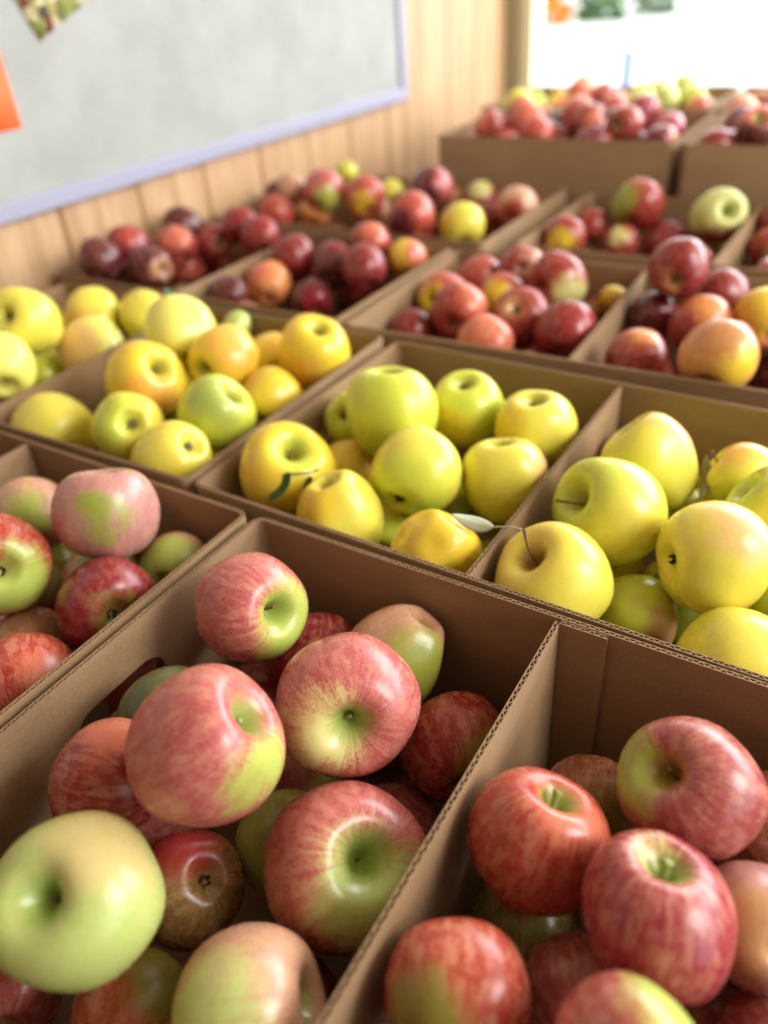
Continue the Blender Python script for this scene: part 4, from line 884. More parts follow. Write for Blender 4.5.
 (-0.9948,1.3650,-0.1203,0.0317,'round',1,(0.090,-0.994,-0.056),0,'olivered','olive',(-0.770,-0.469,-0.432),30,0.70,.3,'hollowgreen',None,0,'shadowed red apple glimpsed deep in the gaps of the wide carton','apples deep in the wide carton'),
 (-0.7893,1.2056,-0.0656,0.0349,'round',1,(0.667,0.731,-0.145),0,'crimson','olive',(0.493,-0.730,-0.473),30,0.70,.3,'hollowgreen',None,0,'shadowed red apple glimpsed deep in the gaps of the wide carton','apples deep in the wide carton'),
 (-0.8652,1.1835,-0.0679,0.0325,'round',1,(0.115,0.254,0.960),0,'red','olive',(-0.067,-0.075,-0.995),30,0.70,.3,'hollowgreen',None,0,'shadowed red apple glimpsed deep in the gaps of the wide carton','apples deep in the wide carton'),
 (-0.6865,1.3390,-0.0659,0.0346,'round',2,(0.681,0.555,0.478),0,'red','olive',(0.095,0.995,-0.020),30,0.70,.3,'hollowgreen',None,0,'shadowed red apple glimpsed deep in the gaps of the wide carton','apples deep in the wide carton'),
 (-0.7953,1.3799,-0.0355,0.0315,'round',3,(0.616,0.672,0.411),0,'crimson','olive',(-0.231,0.540,0.809),30,0.70,.3,'hollowgreen',None,0,'shadowed red apple glimpsed deep in the gaps of the wide carton','apples deep in the wide carton'),
 (-0.6818,1.1639,-0.0291,0.0322,'round',3,(0.497,0.422,-0.758),0,'crimson','olive',(0.135,0.846,-0.516),30,0.70,.3,'hollowgreen',None,0,'shadowed red apple glimpsed deep in the gaps of the wide carton','apples deep in the wide carton'),
 (-0.9883,1.2452,-0.0901,0.0334,'round',4,(-0.821,-0.460,-0.338),0,'olivered','olive',(-0.830,0.550,-0.094),30,0.70,.3,'hollowgreen',None,0,'shadowed red apple glimpsed deep in the gaps of the wide carton','apples deep in the wide carton'),
 (-0.7834,1.3861,-0.1192,0.0327,'round',4,(0.767,0.590,-0.251),0,'crimson','olive',(0.725,0.012,-0.688),30,0.70,.3,'hollowgreen',None,0,'shadowed red apple glimpsed deep in the gaps of the wide carton','apples deep in the wide carton'),
 (-0.4087,1.2144,-0.0709,0.0317,'round',4,(0.753,0.140,0.643),0,'crimson','olive',(-0.330,0.818,-0.471),30,0.70,.3,'hollowgreen',None,0,'shadowed red apple glimpsed deep in the gaps of the third row carton','apples deep in the third row carton'),
 (-0.2175,1.1211,-0.0197,0.0331,'round',4,(-0.365,-0.584,-0.725),0,'red','olive',(-0.438,-0.523,-0.731),30,0.70,.3,'hollowgreen',None,0,'shadowed red apple glimpsed deep in the gaps of the third row carton','apples deep in the third row carton'),
 (-0.0990,1.2363,-0.0303,0.0326,'round',4,(-0.662,0.363,0.655),0,'olivered','olive',(-0.980,-0.080,0.185),30,0.70,.3,'hollowgreen',None,0,'shadowed red apple glimpsed deep in the gaps of the third row edge carton','apples deep in the third row edge carton'),
 (-0.0930,1.1144,-0.0246,0.0331,'round',3,(-0.209,-0.014,0.978),0,'rosydark','olive',(0.990,0.104,-0.091),30,0.70,.3,'hollowgreen',None,0,'shadowed red apple glimpsed deep in the gaps of the third row edge carton','apples deep in the third row edge carton'),
 (-0.7379,1.4903,0.0392,0.0309,'round',3,(0.814,0.405,-0.417),0,'magenta','salmon',(-0.509,-0.536,-0.674),40,0.60,.2,'hollowgreen',None,0,'first magenta apple counted from the wall, tall back carton nearest the wall','apples in the tall back cartons'),
 (-0.7318,1.7267,0.0894,0.0317,'tall',2,(-0.324,0.934,0.152),0,'yellow','gold',(-0.475,-0.488,-0.732),40,0.10,.2,'russetgreen',None,0,'only yellow apple in view in the tall back carton nearest the wall','apples in the tall back cartons'),
 (-0.6959,1.5084,0.0825,0.0303,'round',4,(-0.809,0.100,-0.580),0,'red','salmon',(-0.520,-0.726,0.450),40,0.60,.2,'hollowgreen',None,0,'first red apple counted from the wall, tall back carton nearest the wall','apples in the tall back cartons'),
 (-0.6754,1.7164,0.0601,0.0293,'round',2,(-0.037,0.930,-0.365),0,'salmonred','salmon',(-0.824,0.411,0.390),40,0.60,.2,'hollowgreen',None,0,'first salmon red apple counted from the wall, tall back carton nearest the wall','apples in the tall back cartons'),
 (-0.6748,1.6049,0.0918,0.0298,'round',2,(-0.806,0.554,0.210),0,'crimson','salmon',(0.385,-0.666,0.639),40,0.60,.2,'hollowgreen',None,0,'first crimson apple counted from the wall, tall back carton nearest the wall','apples in the tall back cartons'),
 (-0.6460,1.4800,0.0510,0.0307,'round',4,(-0.933,0.004,-0.359),0,'salmonred','salmon',(0.883,-0.374,-0.284),40,0.60,.2,'hollowgreen',None,0,'second salmon red apple counted from the wall, tall back carton nearest the wall','apples in the tall back cartons'),
 (-0.6343,1.5398,0.0844,0.0338,'round',0,(0.517,-0.194,-0.834),0,'salmonred','salmon',(0.741,-0.576,0.345),40,0.60,.2,'hollowgreen',None,0,'third salmon red apple counted from the wall, tall back carton nearest the wall','apples in the tall back cartons'),
 (-0.6302,1.6741,0.0578,0.0295,'round',0,(0.909,0.159,-0.386),0,'maroon','salmon',(-0.699,0.051,-0.714),40,0.60,.2,'hollowgreen',None,0,'first maroon apple counted from the wall, tall back carton nearest the wall','apples in the tall back cartons'),
 (-0.6213,1.6049,0.0522,0.0321,'round',4,(-0.501,-0.707,0.499),0,'plum','salmon',(-0.659,0.663,-0.355),40,0.60,.2,'hollowgreen',None,0,'first plum red apple counted from the wall, tall back carton nearest the wall','apples in the tall back cartons'),
 (-0.5884,1.4802,0.0756,0.0302,'round',1,(0.087,0.964,0.251),0,'salmonred','salmon',(0.247,-0.398,-0.883),40,0.60,.2,'hollowgreen',None,0,'fourth salmon red apple counted from the wall, tall back carton nearest the wall','apples in the tall back cartons'),
 (-0.5678,1.5372,0.0505,0.0322,'round',1,(-0.849,-0.316,0.423),0,'crimson','salmon',(-0.193,-0.476,-0.858),40,0.60,.2,'hollowgreen',None,0,'second crimson apple counted from the wall, tall back carton nearest the wall','apples in the tall back cartons'),
 (-0.5698,1.6542,0.0798,0.0340,'round',0,(-0.214,-0.146,-0.966),0,'red','salmon',(0.182,-0.976,0.117),40,0.60,.2,'hollowgreen',None,0,'second red apple counted from the wall, tall back carton nearest the wall','apples in the tall back cartons'),
 (-0.5450,1.5894,0.0891,0.0328,'round',3,(0.759,0.648,-0.060),0,'rosy','salmon',(-0.139,0.262,0.955),40,0.60,.2,'hollowgreen',None,0,'only rosy pink apple in view in the tall back carton nearest the wall','apples in the tall back cartons'),
 (-0.5065,1.5352,0.0897,0.0310,'round',0,(0.966,0.086,0.243),0,'crimson','salmon',(0.652,-0.729,0.209),40,0.60,.2,'hollowgreen',None,0,'third crimson apple counted from the wall, tall back carton nearest the wall','apples in the tall back cartons'),
 (-0.5016,1.6547,0.0855,0.0303,'round',2,(0.917,-0.382,-0.111),0,'salmonred','salmon',(-0.831,-0.018,0.556),40,0.60,.2,'hollowgreen',None,0,'fifth salmon red apple counted from the wall, tall back carton nearest the wall','apples in the tall back cartons'),
 (-0.4810,1.4796,0.0602,0.0331,'round',1,(0.766,-0.605,-0.219),0,'plum','salmon',(0.973,0.231,-0.006),40,0.60,.2,'hollowgreen',None,0,'second plum red apple counted from the wall, tall back carton nearest the wall','apples in the tall back cartons'),
 (-0.4815,1.5941,0.0718,0.0315,'round',2,(-0.857,0.513,0.047),0,'maroon','salmon',(-0.737,0.593,-0.325),40,0.60,.2,'hollowgreen',None,0,'second maroon apple counted from the wall, tall back carton nearest the wall','apples in the tall back cartons'),
 (-0.4526,1.6942,0.0854,0.0299,'round',3,(-0.845,0.424,0.326),0,'magenta','salmon',(-0.324,-0.053,-0.945),40,0.60,.2,'hollowgreen',None,0,'second magenta apple counted from the wall, tall back carton nearest the wall','apples in the tall back cartons'),
 (-0.4481,1.7275,0.0308,0.0306,'round',1,(0.544,0.797,0.261),0,'red','salmon',(0.667,-0.707,-0.233),40,0.60,.2,'hollowgreen',None,0,'third red apple counted from the wall, tall back carton nearest the wall','apples in the tall back cartons'),
 (-0.4378,1.6235,0.0314,0.0330,'round',1,(-0.452,0.849,-0.274),0,'crimson','salmon',(0.281,0.000,-0.960),40,0.60,.2,'hollowgreen',None,0,'fourth crimson apple counted from the wall, tall back carton nearest the wall','apples in the tall back cartons'),
 (-0.4319,1.5048,0.0923,0.0293,'round',2,(-0.435,-0.890,0.133),0,'red','salmon',(-0.683,0.023,-0.730),40,0.60,.2,'hollowgreen',None,0,'fourth red apple counted from the wall, tall back carton nearest the wall','apples in the tall back cartons'),
 (-0.4277,1.5455,0.0419,0.0332,'round',2,(0.382,0.038,-0.924),0,'maroon','salmon',(0.680,0.127,-0.722),40,0.60,.2,'hollowgreen',None,0,'third maroon apple counted from the wall, tall back carton nearest the wall','apples in the tall back cartons'),
 (-0.3819,1.6155,0.0644,0.0291,'round',4,(-0.449,-0.089,0.889),0,'magenta','salmon',(-0.491,-0.871,-0.000),40,0.60,.2,'hollowgreen',None,0,'third magenta apple counted from the wall, tall back carton nearest the wall','apples in the tall back cartons'),
 (-0.3701,1.5158,0.0604,0.0299,'round',4,(0.141,0.946,-0.293),0,'plum','salmon',(0.994,-0.020,0.109),40,0.60,.2,'hollowgreen',None,0,'third plum red apple counted from the wall, tall back carton nearest the wall','apples in the tall back cartons'),
 (-0.2691,1.5662,0.0444,0.0328,'round',0,(0.671,0.741,0.022),0,'plum','salmon',(0.720,0.429,0.546),40,0.60,.2,'hollowgreen',None,0,'first plum red apple counted from the wall, second tall back carton','apples in the tall back cartons'),
 (-0.2691,1.4985,0.0594,0.0298,'round',3,(0.532,0.817,0.225),0,'crimson','salmon',(-0.318,0.463,0.828),40,0.60,.2,'hollowgreen',None,0,'only crimson apple in view in the second tall back carton','apples in the tall back cartons'),
 (-0.2611,1.6659,0.0682,0.0319,'round',2,(0.816,0.272,0.509),0,'plum','salmon',(0.854,-0.507,-0.119),40,0.60,.2,'hollowgreen',None,0,'second plum red apple counted from the wall, second tall back carton','apples in the tall back cartons'),
 (-0.2131,1.5127,0.0889,0.0340,'round',4,(0.057,-0.675,0.736),0,'maroon','salmon',(-0.007,-0.437,0.900),40,0.60,.2,'hollowgreen',None,0,'only maroon apple in view in the second tall back carton','apples in the tall back cartons'),
 (-0.8080,2.0028,0.0476,0.0326,'tall',3,(-0.605,0.369,0.705),0,'ylime','gold',(-0.669,-0.568,-0.480),40,0.10,.2,'russetgreen',None,0,'first lime yellow apple counted from the wall, rearmost carton beside the window post','apples in the tall back cartons'),
 (-0.7630,2.0661,0.0430,0.0333,'tall',1,(-0.638,0.768,0.061),0,'yellow','gold',(0.596,-0.274,0.755),40,0.10,.2,'russetgreen',None,0,'first yellow apple counted from the wall, rearmost carton beside the window post','apples in the tall back cartons'),
 (-0.7473,1.8552,0.0452,0.0294,'tall',4,(-0.049,-0.889,0.454),0,'yellow','gold',(0.891,0.283,0.356),40,0.10,.2,'russetgreen',None,0,'second yellow apple counted from the wall, rearmost carton beside the window post','apples in the tall back cartons'),
 (-0.7332,1.9676,0.0382,0.0321,'tall',1,(0.182,0.251,-0.951),0,'ylime','gold',(0.003,0.561,-0.828),40,0.10,.2,'russetgreen',None,0,'second lime yellow apple counted from the wall, rearmost carton beside the window post','apples in the tall back cartons'),
 (-0.7048,2.0625,0.0757,0.0309,'round',0,(0.938,0.325,-0.122),0,'orange','salmon',(-0.147,-0.874,-0.463),40,0.60,.2,'hollowgreen',None,0,'first orange apple counted from the wall, rearmost carton beside the window post','apples in the tall back cartons'),
 (-0.6961,1.9106,0.0483,0.0312,'round',3,(-0.079,0.557,-0.827),0,'orange','salmon',(-0.292,0.897,0.331),40,0.60,.2,'hollowgreen',None,0,'second orange apple counted from the wall, rearmost carton beside the window post','apples in the tall back cartons'),
 (-0.6810,1.9674,0.0781,0.0300,'round',0,(0.994,-0.048,-0.094),0,'salmon','salmon',(0.495,0.583,-0.644),40,0.60,.2,'hollowgreen',None,0,'first salmon apple counted from the wall, rearmost carton beside the window post','apples in the tall back cartons'),
 (-0.6398,1.8552,0.0579,0.0319,'round',2,(0.662,-0.702,-0.264),0,'salmon','salmon',(0.965,-0.139,0.221),40,0.60,.2,'hollowgreen',None,0,'second salmon apple counted from the wall, rearmost carton beside the window post','apples in the tall back cartons'),
 (-0.6024,1.9079,0.0752,0.0327,'round',3,(-0.330,-0.840,-0.430),0,'rosy','salmon',(0.332,0.838,0.433),40,0.60,.2,'hollowgreen',None,0,'first rosy pink apple counted from the wall, rearmost carton beside the window post','apples in the tall back cartons'),
 (-0.5557,1.8552,0.0679,0.0331,'round',4,(0.713,-0.195,0.673),0,'salmon','salmon',(0.391,0.894,-0.221),40,0.60,.2,'hollowgreen',None,0,'third salmon apple counted from the wall, rearmost carton beside the window post','apples in the tall back cartons'),
 (-0.5370,2.0660,0.0630,0.0330,'tall',0,(0.900,0.423,0.105),0,'lime','gold',(-0.757,-0.053,0.652),40,0.10,.2,'russetgreen',None,0,'first lime green apple counted from the wall, rearmost carton beside the window post','apples in the tall back cartons'),
 (-0.5325,1.9569,0.0693,0.0322,'tall',3,(0.800,-0.520,-0.301),0,'ylime','gold',(0.313,-0.699,0.644),40,0.10,.2,'russetgreen',None,0,'third lime yellow apple counted from the wall, rearmost carton beside the window post','apples in the tall back cartons'),
 (-0.4995,2.0137,0.0711,0.0307,'tall',1,(-0.036,-0.834,-0.550),0,'palelime','gold',(-0.639,-0.357,-0.681),40,0.10,.2,'russetgreen',None,0,'first pale lime apple counted from the wall, rearmost carton beside the window post','apples in the tall back cartons'),
 (-0.4950,1.8236,0.0691,0.0340,'tall',3,(0.784,0.283,-0.552),0,'lime','gold',(-0.819,0.563,-0.112),40,0.10,.2,'russetgreen',None,0,'second lime green apple counted from the wall, rearmost carton beside the window post','apples in the tall back cartons'),
 (-0.4716,1.9290,0.0712,0.0308,'tall',0,(-0.695,-0.003,0.719),0,'palelime','gold',(0.232,0.955,-0.184),40,0.10,.2,'russetgreen',None,0,'second pale lime apple counted from the wall, rearmost carton beside the window post','apples in the tall back cartons'),
 (-0.4660,2.0676,0.0756,0.0302,'tall',0,(0.709,-0.677,-0.198),0,'palelime','gold',(0.883,-0.233,-0.408),40,0.10,.2,'russetgreen',None,0,'third pale lime apple counted from the wall, rearmost carton beside the window post','apples in the tall back cartons'),
 (-0.4202,1.9641,0.0647,0.0312,'tall',1,(0.517,-0.828,0.216),0,'ylime','gold',(0.109,0.510,0.854),40,0.10,.2,'russetgreen',None,0,'fourth lime yellow apple counted from the wall, rearmost carton beside the window post','apples in the tall back cartons'),
 (-0.3922,2.0555,0.0239,0.0318,'tall',1,(-0.627,-0.722,-0.292),0,'palelime','gold',(-0.887,0.410,-0.213),40,0.10,.2,'russetgreen',None,0,'fourth pale lime apple counted from the wall, rearmost carton beside the window post','apples in the tall back cartons'),
 (-0.3922,1.9079,0.0521,0.0314,'round',0,(-0.872,-0.011,-0.490),0,'rosy','salmon',(-0.069,-0.747,0.661),40,0.60,.2,'hollowgreen',None,0,'second rosy pink apple counted from the wall, rearmost carton beside the window post','apples in the tall back cartons'),
 (-0.2918,2.0178,0.0446,0.0316,'round',2,(0.873,-0.032,-0.488),0,'orange','salmon',(-0.835,0.431,-0.341),40,0.60,.2,'hollowgreen',None,0,'first orange apple counted from the wall, rearmost carton at the photo edge','apples in the tall back cartons'),
 (-0.2912,1.8134,0.0632,0.0335,'round',2,(0.673,0.573,-0.468),0,'orange','salmon',(-0.006,0.796,-0.605),40,0.60,.2,'hollowgreen',None,0,'second orange apple counted from the wall, rearmost carton at the photo edge','apples in the tall back cartons'),
 (-0.2508,1.9748,0.0693,0.0308,'round',3,(0.487,0.238,-0.840),0,'rosy','salmon',(-0.774,-0.597,-0.210),40,0.60,.2,'hollowgreen',None,0,'only rosy pink apple in view in the rearmost carton at the photo edge','apples in the tall back cartons'),
 (-0.7486,0.1828,-0.1169,0.0351,'round',4,(-0.287,0.292,-0.912),0,'crimson','olive',(-0.797,-0.112,-0.594),30,0.70,.3,'hollowgreen',None,0,'red apple piled out of sight in the end of the mixed carton','apples deep in the end of the mixed carton'),
 (-0.7410,0.3088,-0.1189,0.0343,'round',0,(-0.264,-0.507,-0.821),0,'crimson','olive',(0.723,0.439,0.534),30,0.70,.3,'hollowgreen',None,0,'red apple piled out of sight in the end of the mixed carton','apples deep in the end of the mixed carton'),
 (-0.7429,0.1649,-0.0237,0.0348,'round',2,(-0.320,-0.921,-0.221),0,'red','olive',(-0.908,-0.254,0.333),30,0.70,.3,'hollowgreen',None,0,'red apple piled out of sight in the end of the mixed carton','apples deep in the end of the mixed carton'),
 (-0.7424,0.2825,-0.0291,0.0354,'round',0,(0.697,-0.622,0.356),0,'rosydark','olive',(-0.689,0.718,-0.097),30,0.70,.3,'hollowgreen',None,0,'red apple piled out of sight in the end of the mixed carton','apples deep in the end of the mixed carton'),
 (-0.8650,0.2947,-0.0951,0.0312,'round',0,(0.716,0.257,0.649),0,'red','olive',(0.128,-0.238,0.963),30,0.70,.3,'hollowgreen',None,0,'red apple piled out of sight in the end of the mixed carton','apples deep in the end of the mixed carton'),
 (-0.8190,0.2276,-0.0737,0.0319,'round',3,(-0.360,0.050,-0.931),0,'olivered','olive',(-0.219,0.971,-0.094),30,0.70,.3,'hollowgreen',None,0,'red apple piled out of sight in the end of the mixed carton','apples deep in the end of the mixed carton'),
 (-0.6854,0.3099,-0.0752,0.0338,'round',0,(-0.848,0.222,0.481),0,'red','olive',(0.417,0.179,-0.891),30,0.70,.3,'hollowgreen',None,0,'red apple piled out of sight in the end of the mixed carton','apples deep in the end of the mixed carton'),
 (-0.8215,0.2751,-0.0242,0.0329,'round',1,(-0.075,-0.193,0.978),0,'red','olive',(-0.998,-0.030,-0.063),30,0.70,.3,'hollowgreen',None,0,'red apple piled out of sight in the end of the mixed carton','apples deep in the end of the mixed carton'),
 (-0.8040,0.2015,-0.0134,0.0321,'round',0,(0.580,0.203,-0.789),0,'olivered','olive',(-0.802,0.486,0.348),30,0.70,.3,'hollowgreen',None,0,'red apple piled out of sight in the end of the mixed carton','apples deep in the end of the mixed carton'),
 (-0.6956,0.1110,-0.0158,0.0350,'round',4,(-0.932,0.308,0.192),0,'rosydark','olive',(-0.009,-0.697,0.717),30,0.70,.3,'hollowgreen',None,0,'red apple piled out of sight in the end of the mixed carton','apples deep in the end of the mixed carton'),
 (-0.6803,0.1527,-0.0726,0.0323,'round',1,(-0.171,0.982,-0.074),0,'crimson','olive',(0.128,-0.650,0.749),30,0.70,.3,'hollowgreen',None,0,'red apple piled out of sight in the end of the mixed carton','apples deep in the end of the mixed carton'),
 (-0.6832,0.2064,-0.0143,0.0352,'round',1,(0.234,0.124,-0.964),0,'rosydark','olive',(0.491,-0.784,-0.379),30,0.70,.3,'hollowgreen',None,0,'red apple piled out of sight in the end of the mixed carton','apples deep in the end of the mixed carton'),
 (-0.4772,0.1819,-0.1209,0.0311,'round',4,(-0.370,0.420,0.829),0,'olivered','olive',(-0.365,-0.673,-0.643),30,0.70,.3,'hollowgreen',None,0,'red apple piled out of sight in the mixed carton beside the front one','apples deep in the mixed carton beside the front one'),
 (-0.4763,0.3064,-0.1196,0.0329,'round',0,(0.869,-0.233,0.437),0,'rosydark','olive',(-0.075,-0.697,0.713),30,0.70,.3,'hollowgreen',None,0,'red apple piled out of sight in the mixed carton beside the front one','apples deep in the mixed carton beside the front one'),
 (-0.4139,0.1470,-0.1191,0.0329,'round',4,(0.003,0.806,-0.592),0,'olivered','olive',(-0.033,-0.952,-0.306),30,0.70,.3,'hollowgreen',None,0,'red apple piled out of sight in the mixed carton beside the front one','apples deep in the mixed carton beside the front one'),
 (-0.4178,0.2422,-0.1174,0.0346,'round',3,(-0.546,-0.813,0.199),0,'rosydark','olive',(0.911,0.163,0.379),30,0.70,.3,'hollowgreen',None,0,'red apple piled out of sight in the mixed carton beside the front one','apples deep in the mixed carton beside the front one'),
 (-0.5981,0.2221,-0.1214,0.0325,'round',1,(-0.122,-0.417,-0.901),0,'red','olive',(0.040,0.959,0.280),30,0.70,.3,'hollowgreen',None,0,'red apple piled out of sight in the mixed carton beside the front one','apples deep in the mixed carton beside the front one'),
 (-0.5964,0.1385,-0.1204,0.0329,'round',1,(0.909,-0.238,-0.341),0,'crimson','olive',(-0.774,-0.614,-0.157),30,0.70,.3,'hollowgreen',None,0,'red apple piled out of sight in the mixed carton beside the front one','apples deep in the mixed carton beside the front one'),
 (-0.5973,0.0777,-0.0612,0.0334,'round',3,(-0.170,-0.850,-0.499),0,'rosydark','olive',(-0.129,-0.989,0.073),30,0.70,.3,'hollowgreen',None,0,'red apple piled out of sight in the mixed carton beside the front one','apples deep in the mixed carton beside the front one'),
 (-0.5979,0.2223,-0.0526,0.0328,'round',0,(0.220,0.412,-0.884),0,'rosydark','olive',(-0.709,0.537,0.457),30,0.70,.3,'hollowgreen',None,0,'red apple piled out of sight in the mixed carton beside the front one','apples deep in the mixed carton beside the front one'),
 (-0.4458,0.0989,-0.0622,0.0343,'round',3,(0.354,0.044,0.934),0,'rosydark','olive',(0.361,-0.869,0.338),30,0.70,.3,'hollowgreen',None,0,'red apple piled out of sight in the mixed carton beside the front one','apples deep in the mixed carton beside the front one'),
 (-0.5134,0.0788,-0.0634,0.0312,'round',2,(-0.014,-0.526,-0.850),0,'red','olive',(-0.431,-0.892,0.138),30,0.70,.3,'hollowgreen',None,0,'red apple piled out of sight in the mixed carton beside the front one','apples deep in the mixed carton beside the front one'),
 (-0.4893,0.1285,-0.0168,0.0345,'round',0,(0.573,-0.805,0.154),0,'rosydark','olive',(0.705,-0.440,0.557),30,0.70,.3,'hollowgreen',None,0,'red apple piled out of sight in the mixed carton beside the front one','apples deep in the mixed carton beside the front one'),
 (-0.5897,0.1479,-0.0528,0.0317,'round',3,(0.159,0.885,-0.438),0,'red','olive',(0.616,-0.607,-0.501),30,0.70,.3,'hollowgreen',None,0,'red apple piled out of sight in the mixed carton beside the front one','apples deep in the mixed carton beside the front one'),
 (-0.4742,0.0557,-0.0129,0.0333,'round',2,(0.428,-0.902,0.050),0,'rosydark','olive',(-0.472,0.443,0.762),30,0.70,.3,'hollowgreen',None,0,'red apple piled out of sight in the mixed carton beside the front one','apples deep in the mixed carton beside the front one'),
 (-0.5492,0.0560,-0.0122,0.0319,'round',0,(0.591,0.202,0.781),0,'rosydark','olive',(0.046,-0.725,0.688),30,0.70,.3,'hollowgreen',None,0,'red apple piled out of sight in the mixed carton beside the front one','apples deep in the mixed carton beside the front one'),
 (-0.4063,0.3109,-0.1207,0.0313,'round',1,(-0.509,-0.322,-0.798),0,'red','olive',(-0.091,-0.583,0.807),30,0.70,.3,'hollowgreen',None,0,'red apple piled out of sight in the mixed carton beside the front one','apples deep in the mixed carton beside the front one'),
 (-0.2913,0.0764,-0.0561,0.0329,'round',0,(0.520,-0.286,-0.805),0,'rosydark','olive',(0.735,0.097,0.671),30,0.70,.3,'hollowgreen',None,0,'red apple piled out of sight in the front carton','apples deep in the front carton'),
 (0.0845,0.2823,-0.1207,0.0313,'round',3,(0.023,-0.596,-0.802),0,'crimson','olive',(-0.409,0.573,-0.711),30,0.70,.3,'hollowgreen',None,0,'red apple piled out of sight in the near corner carton','apples deep in the near corner carton'),
 (-0.0176,0.3013,-0.1198,0.0330,'round',2,(0.473,0.874,-0.110),0,'red','olive',(0.534,0.516,0.670),30,0.70,.3,'hollowgreen',None,0,'red apple piled out of sight in the near corner carton','apples deep in the near corner carton'),
 (-0.0397,0.1447,-0.1215,0.0321,'round',3,(0.727,0.095,0.680),0,'red','olive',(-0.569,0.505,-0.649),30,0.70,.3,'hollowgreen',None,0,'red apple piled out of sight in the near corner carton','apples deep in the near corner carton'),
 (0.1011,0.2173,-0.1205,0.0321,'round',2,(0.491,-0.748,0.446),0,'rosydark','olive',(-0.535,0.845,0.023),30,0.70,.3,'hollowgreen',None,0,'red apple piled out of sight in the near corner carton','apples deep in the near corner carton'),
 (-0.0125,0.0652,-0.0631,0.0348,'round',4,(0.180,0.773,-0.608),0,'red','olive',(0.239,0.890,0.389),30,0.70,.3,'hollowgreen',None,0,'red apple piled out of sight in the near corner carton','apples deep in the near corner carton'),
 (0.0723,0.1137,-0.0539,0.0351,'round',3,(-0.310,0.375,-0.874),0,'rosydark','olive',(-0.928,-0.191,-0.320),30,0.70,.3,'hollowgreen',None,0,'red apple piled out of sight in the near corner carton','apples deep in the near corner carton'),
 (0.0929,0.2485,-0.0526,0.0322,'round',1,(0.134,-0.637,-0.759),0,'rosydark','olive',(0.514,-0.710,-0.481),30,0.70,.3,'hollowgreen',None,0,'red apple piled out of sight in the near corner carton','apples deep in the near corner carton'),
 (0.0904,0.1745,-0.0285,0.0331,'round',3,(0.530,0.566,0.632),0,'olivered','olive',(0.499,0.645,-0.578),30,0.70,.3,'hollowgreen',None,0,'red apple piled out of sight in the near corner carton','apples deep in the near corner carton'),
 (0.0931,0.3098,-0.0304,0.0311,'round',3,(0.134,0.883,-0.449),0,'red','olive',(0.757,0.548,0.355),30,0.70,.3,'hollowgreen',None,0,'red apple piled out of sight in the near corner carton','apples deep in the near corner carton'),
 (0.0419,0.0566,-0.0181,0.0320,'round',3,(0.835,0.437,0.334),0,'crimson','olive',(-0.757,-0.035,0.653),30,0.70,.3,'hollowgreen',None,0,'red apple piled out of sight in the near corner carton','apples deep in the near corner carton'),
 (-0.0072,0.2430,-0.0841,0.0314,'round',2,(-0.764,-0.602,-0.231),0,'crimson','olive',(-0.450,-0.530,0.719),30,0.70,.3,'hollowgreen',None,0,'red apple piled out of sight in the near corner carton','apples deep in the near corner carton'),
 (-0.0683,0.0583,-0.0196,0.0323,'round',2,(0.111,-0.437,0.892),0,'crimson','olive',(0.949,-0.075,0.306),30,0.70,.3,'hollowgreen',None,0,'red apple piled out of sight in the near corner carton','apples deep in the near corner carton'),
 (-0.8480,0.5047,-0.1208,0.0312,'tall',0,(0.825,0.449,-0.343),0,'gold','gold',(0.896,0.295,0.331),30,0.12,.3,'russetgreen',None,0,'yellow apple piled out of sight in the yellow carton by the wall','apples deep in the yellow carton by the wall'),
 (-0.9392,0.4598,-0.0269,0.0314,'tall',0,(-0.579,-0.452,0.678),0,'ylime','gold',(0.010,-0.384,0.923),30,0.12,.3,'russetgreen',None,0,'yellow apple piled out of sight in the yellow carton by the wall','apples deep in the yellow carton by the wall'),
 (-0.8435,0.4062,-0.0379,0.0318,'tall',1,(-0.444,-0.570,0.691),0,'yellow','gold',(0.726,0.219,0.652),30,0.12,.3,'russetgreen',None,0,'yellow apple piled out of sight in the yellow carton by the wall','apples deep in the yellow carton by the wall'),
 (-0.8495,0.6435,-0.0803,0.0313,'tall',2,(0.305,0.665,0.682),0,'ylime','gold',(0.099,-0.936,-0.338),30,0.12,.3,'russetgreen',None,0,'yellow apple piled out of sight in the yellow carton by the wall','apples deep in the yellow carton by the wall'),
 (-0.9485,0.5548,-0.0154,0.0342,'tall',4,(-0.326,-0.377,-0.867),0,'yellow','gold',(0.780,0.343,-0.523),30,0.12,.3,'russetgreen',None,0,'yellow apple piled out of sight in the yellow carton by the wall','apples deep in the yellow carton by the wall'),
 (-0.9148,0.4029,-0.0528,0.0319,'tall',3,(-0.507,0.498,-0.704),0,'gold','gold',(-0.710,0.673,-0.208),30,0.12,.3,'russetgreen',None,0,'yellow apple piled out of sight in the yellow carton by the wall','apples deep in the yellow carton by the wall'),
 (-0.7974,0.6066,-0.0664,0.0318,'tall',1,(0.466,-0.756,0.460),0,'gold','gold',(0.745,-0.125,0.656),30,0.12,.3,'russetgreen',None,0,'yellow apple piled out of sight in the yellow carton by the wall','apples deep in the yellow carton by the wall'),
 (-0.7919,0.4960,-0.0576,0.0313,'tall',4,(-0.920,-0.111,-0.376),0,'gold','gold',(0.835,0.266,-0.482),30,0.12,.3,'russetgreen',None,0,'yellow apple piled out of sight in the yellow carton by the wall','apples deep in the yellow carton by the wall'),
 (-0.8752,0.4686,-0.0123,0.0312,'tall',0,(0.748,0.629,0.211),0,'yellow','gold',(0.845,-0.491,-0.213),30,0.12,.3,'russetgreen',None,0,'yellow apple piled out of sight in the yellow carton by the wall','apples deep in the yellow carton by the wall'),
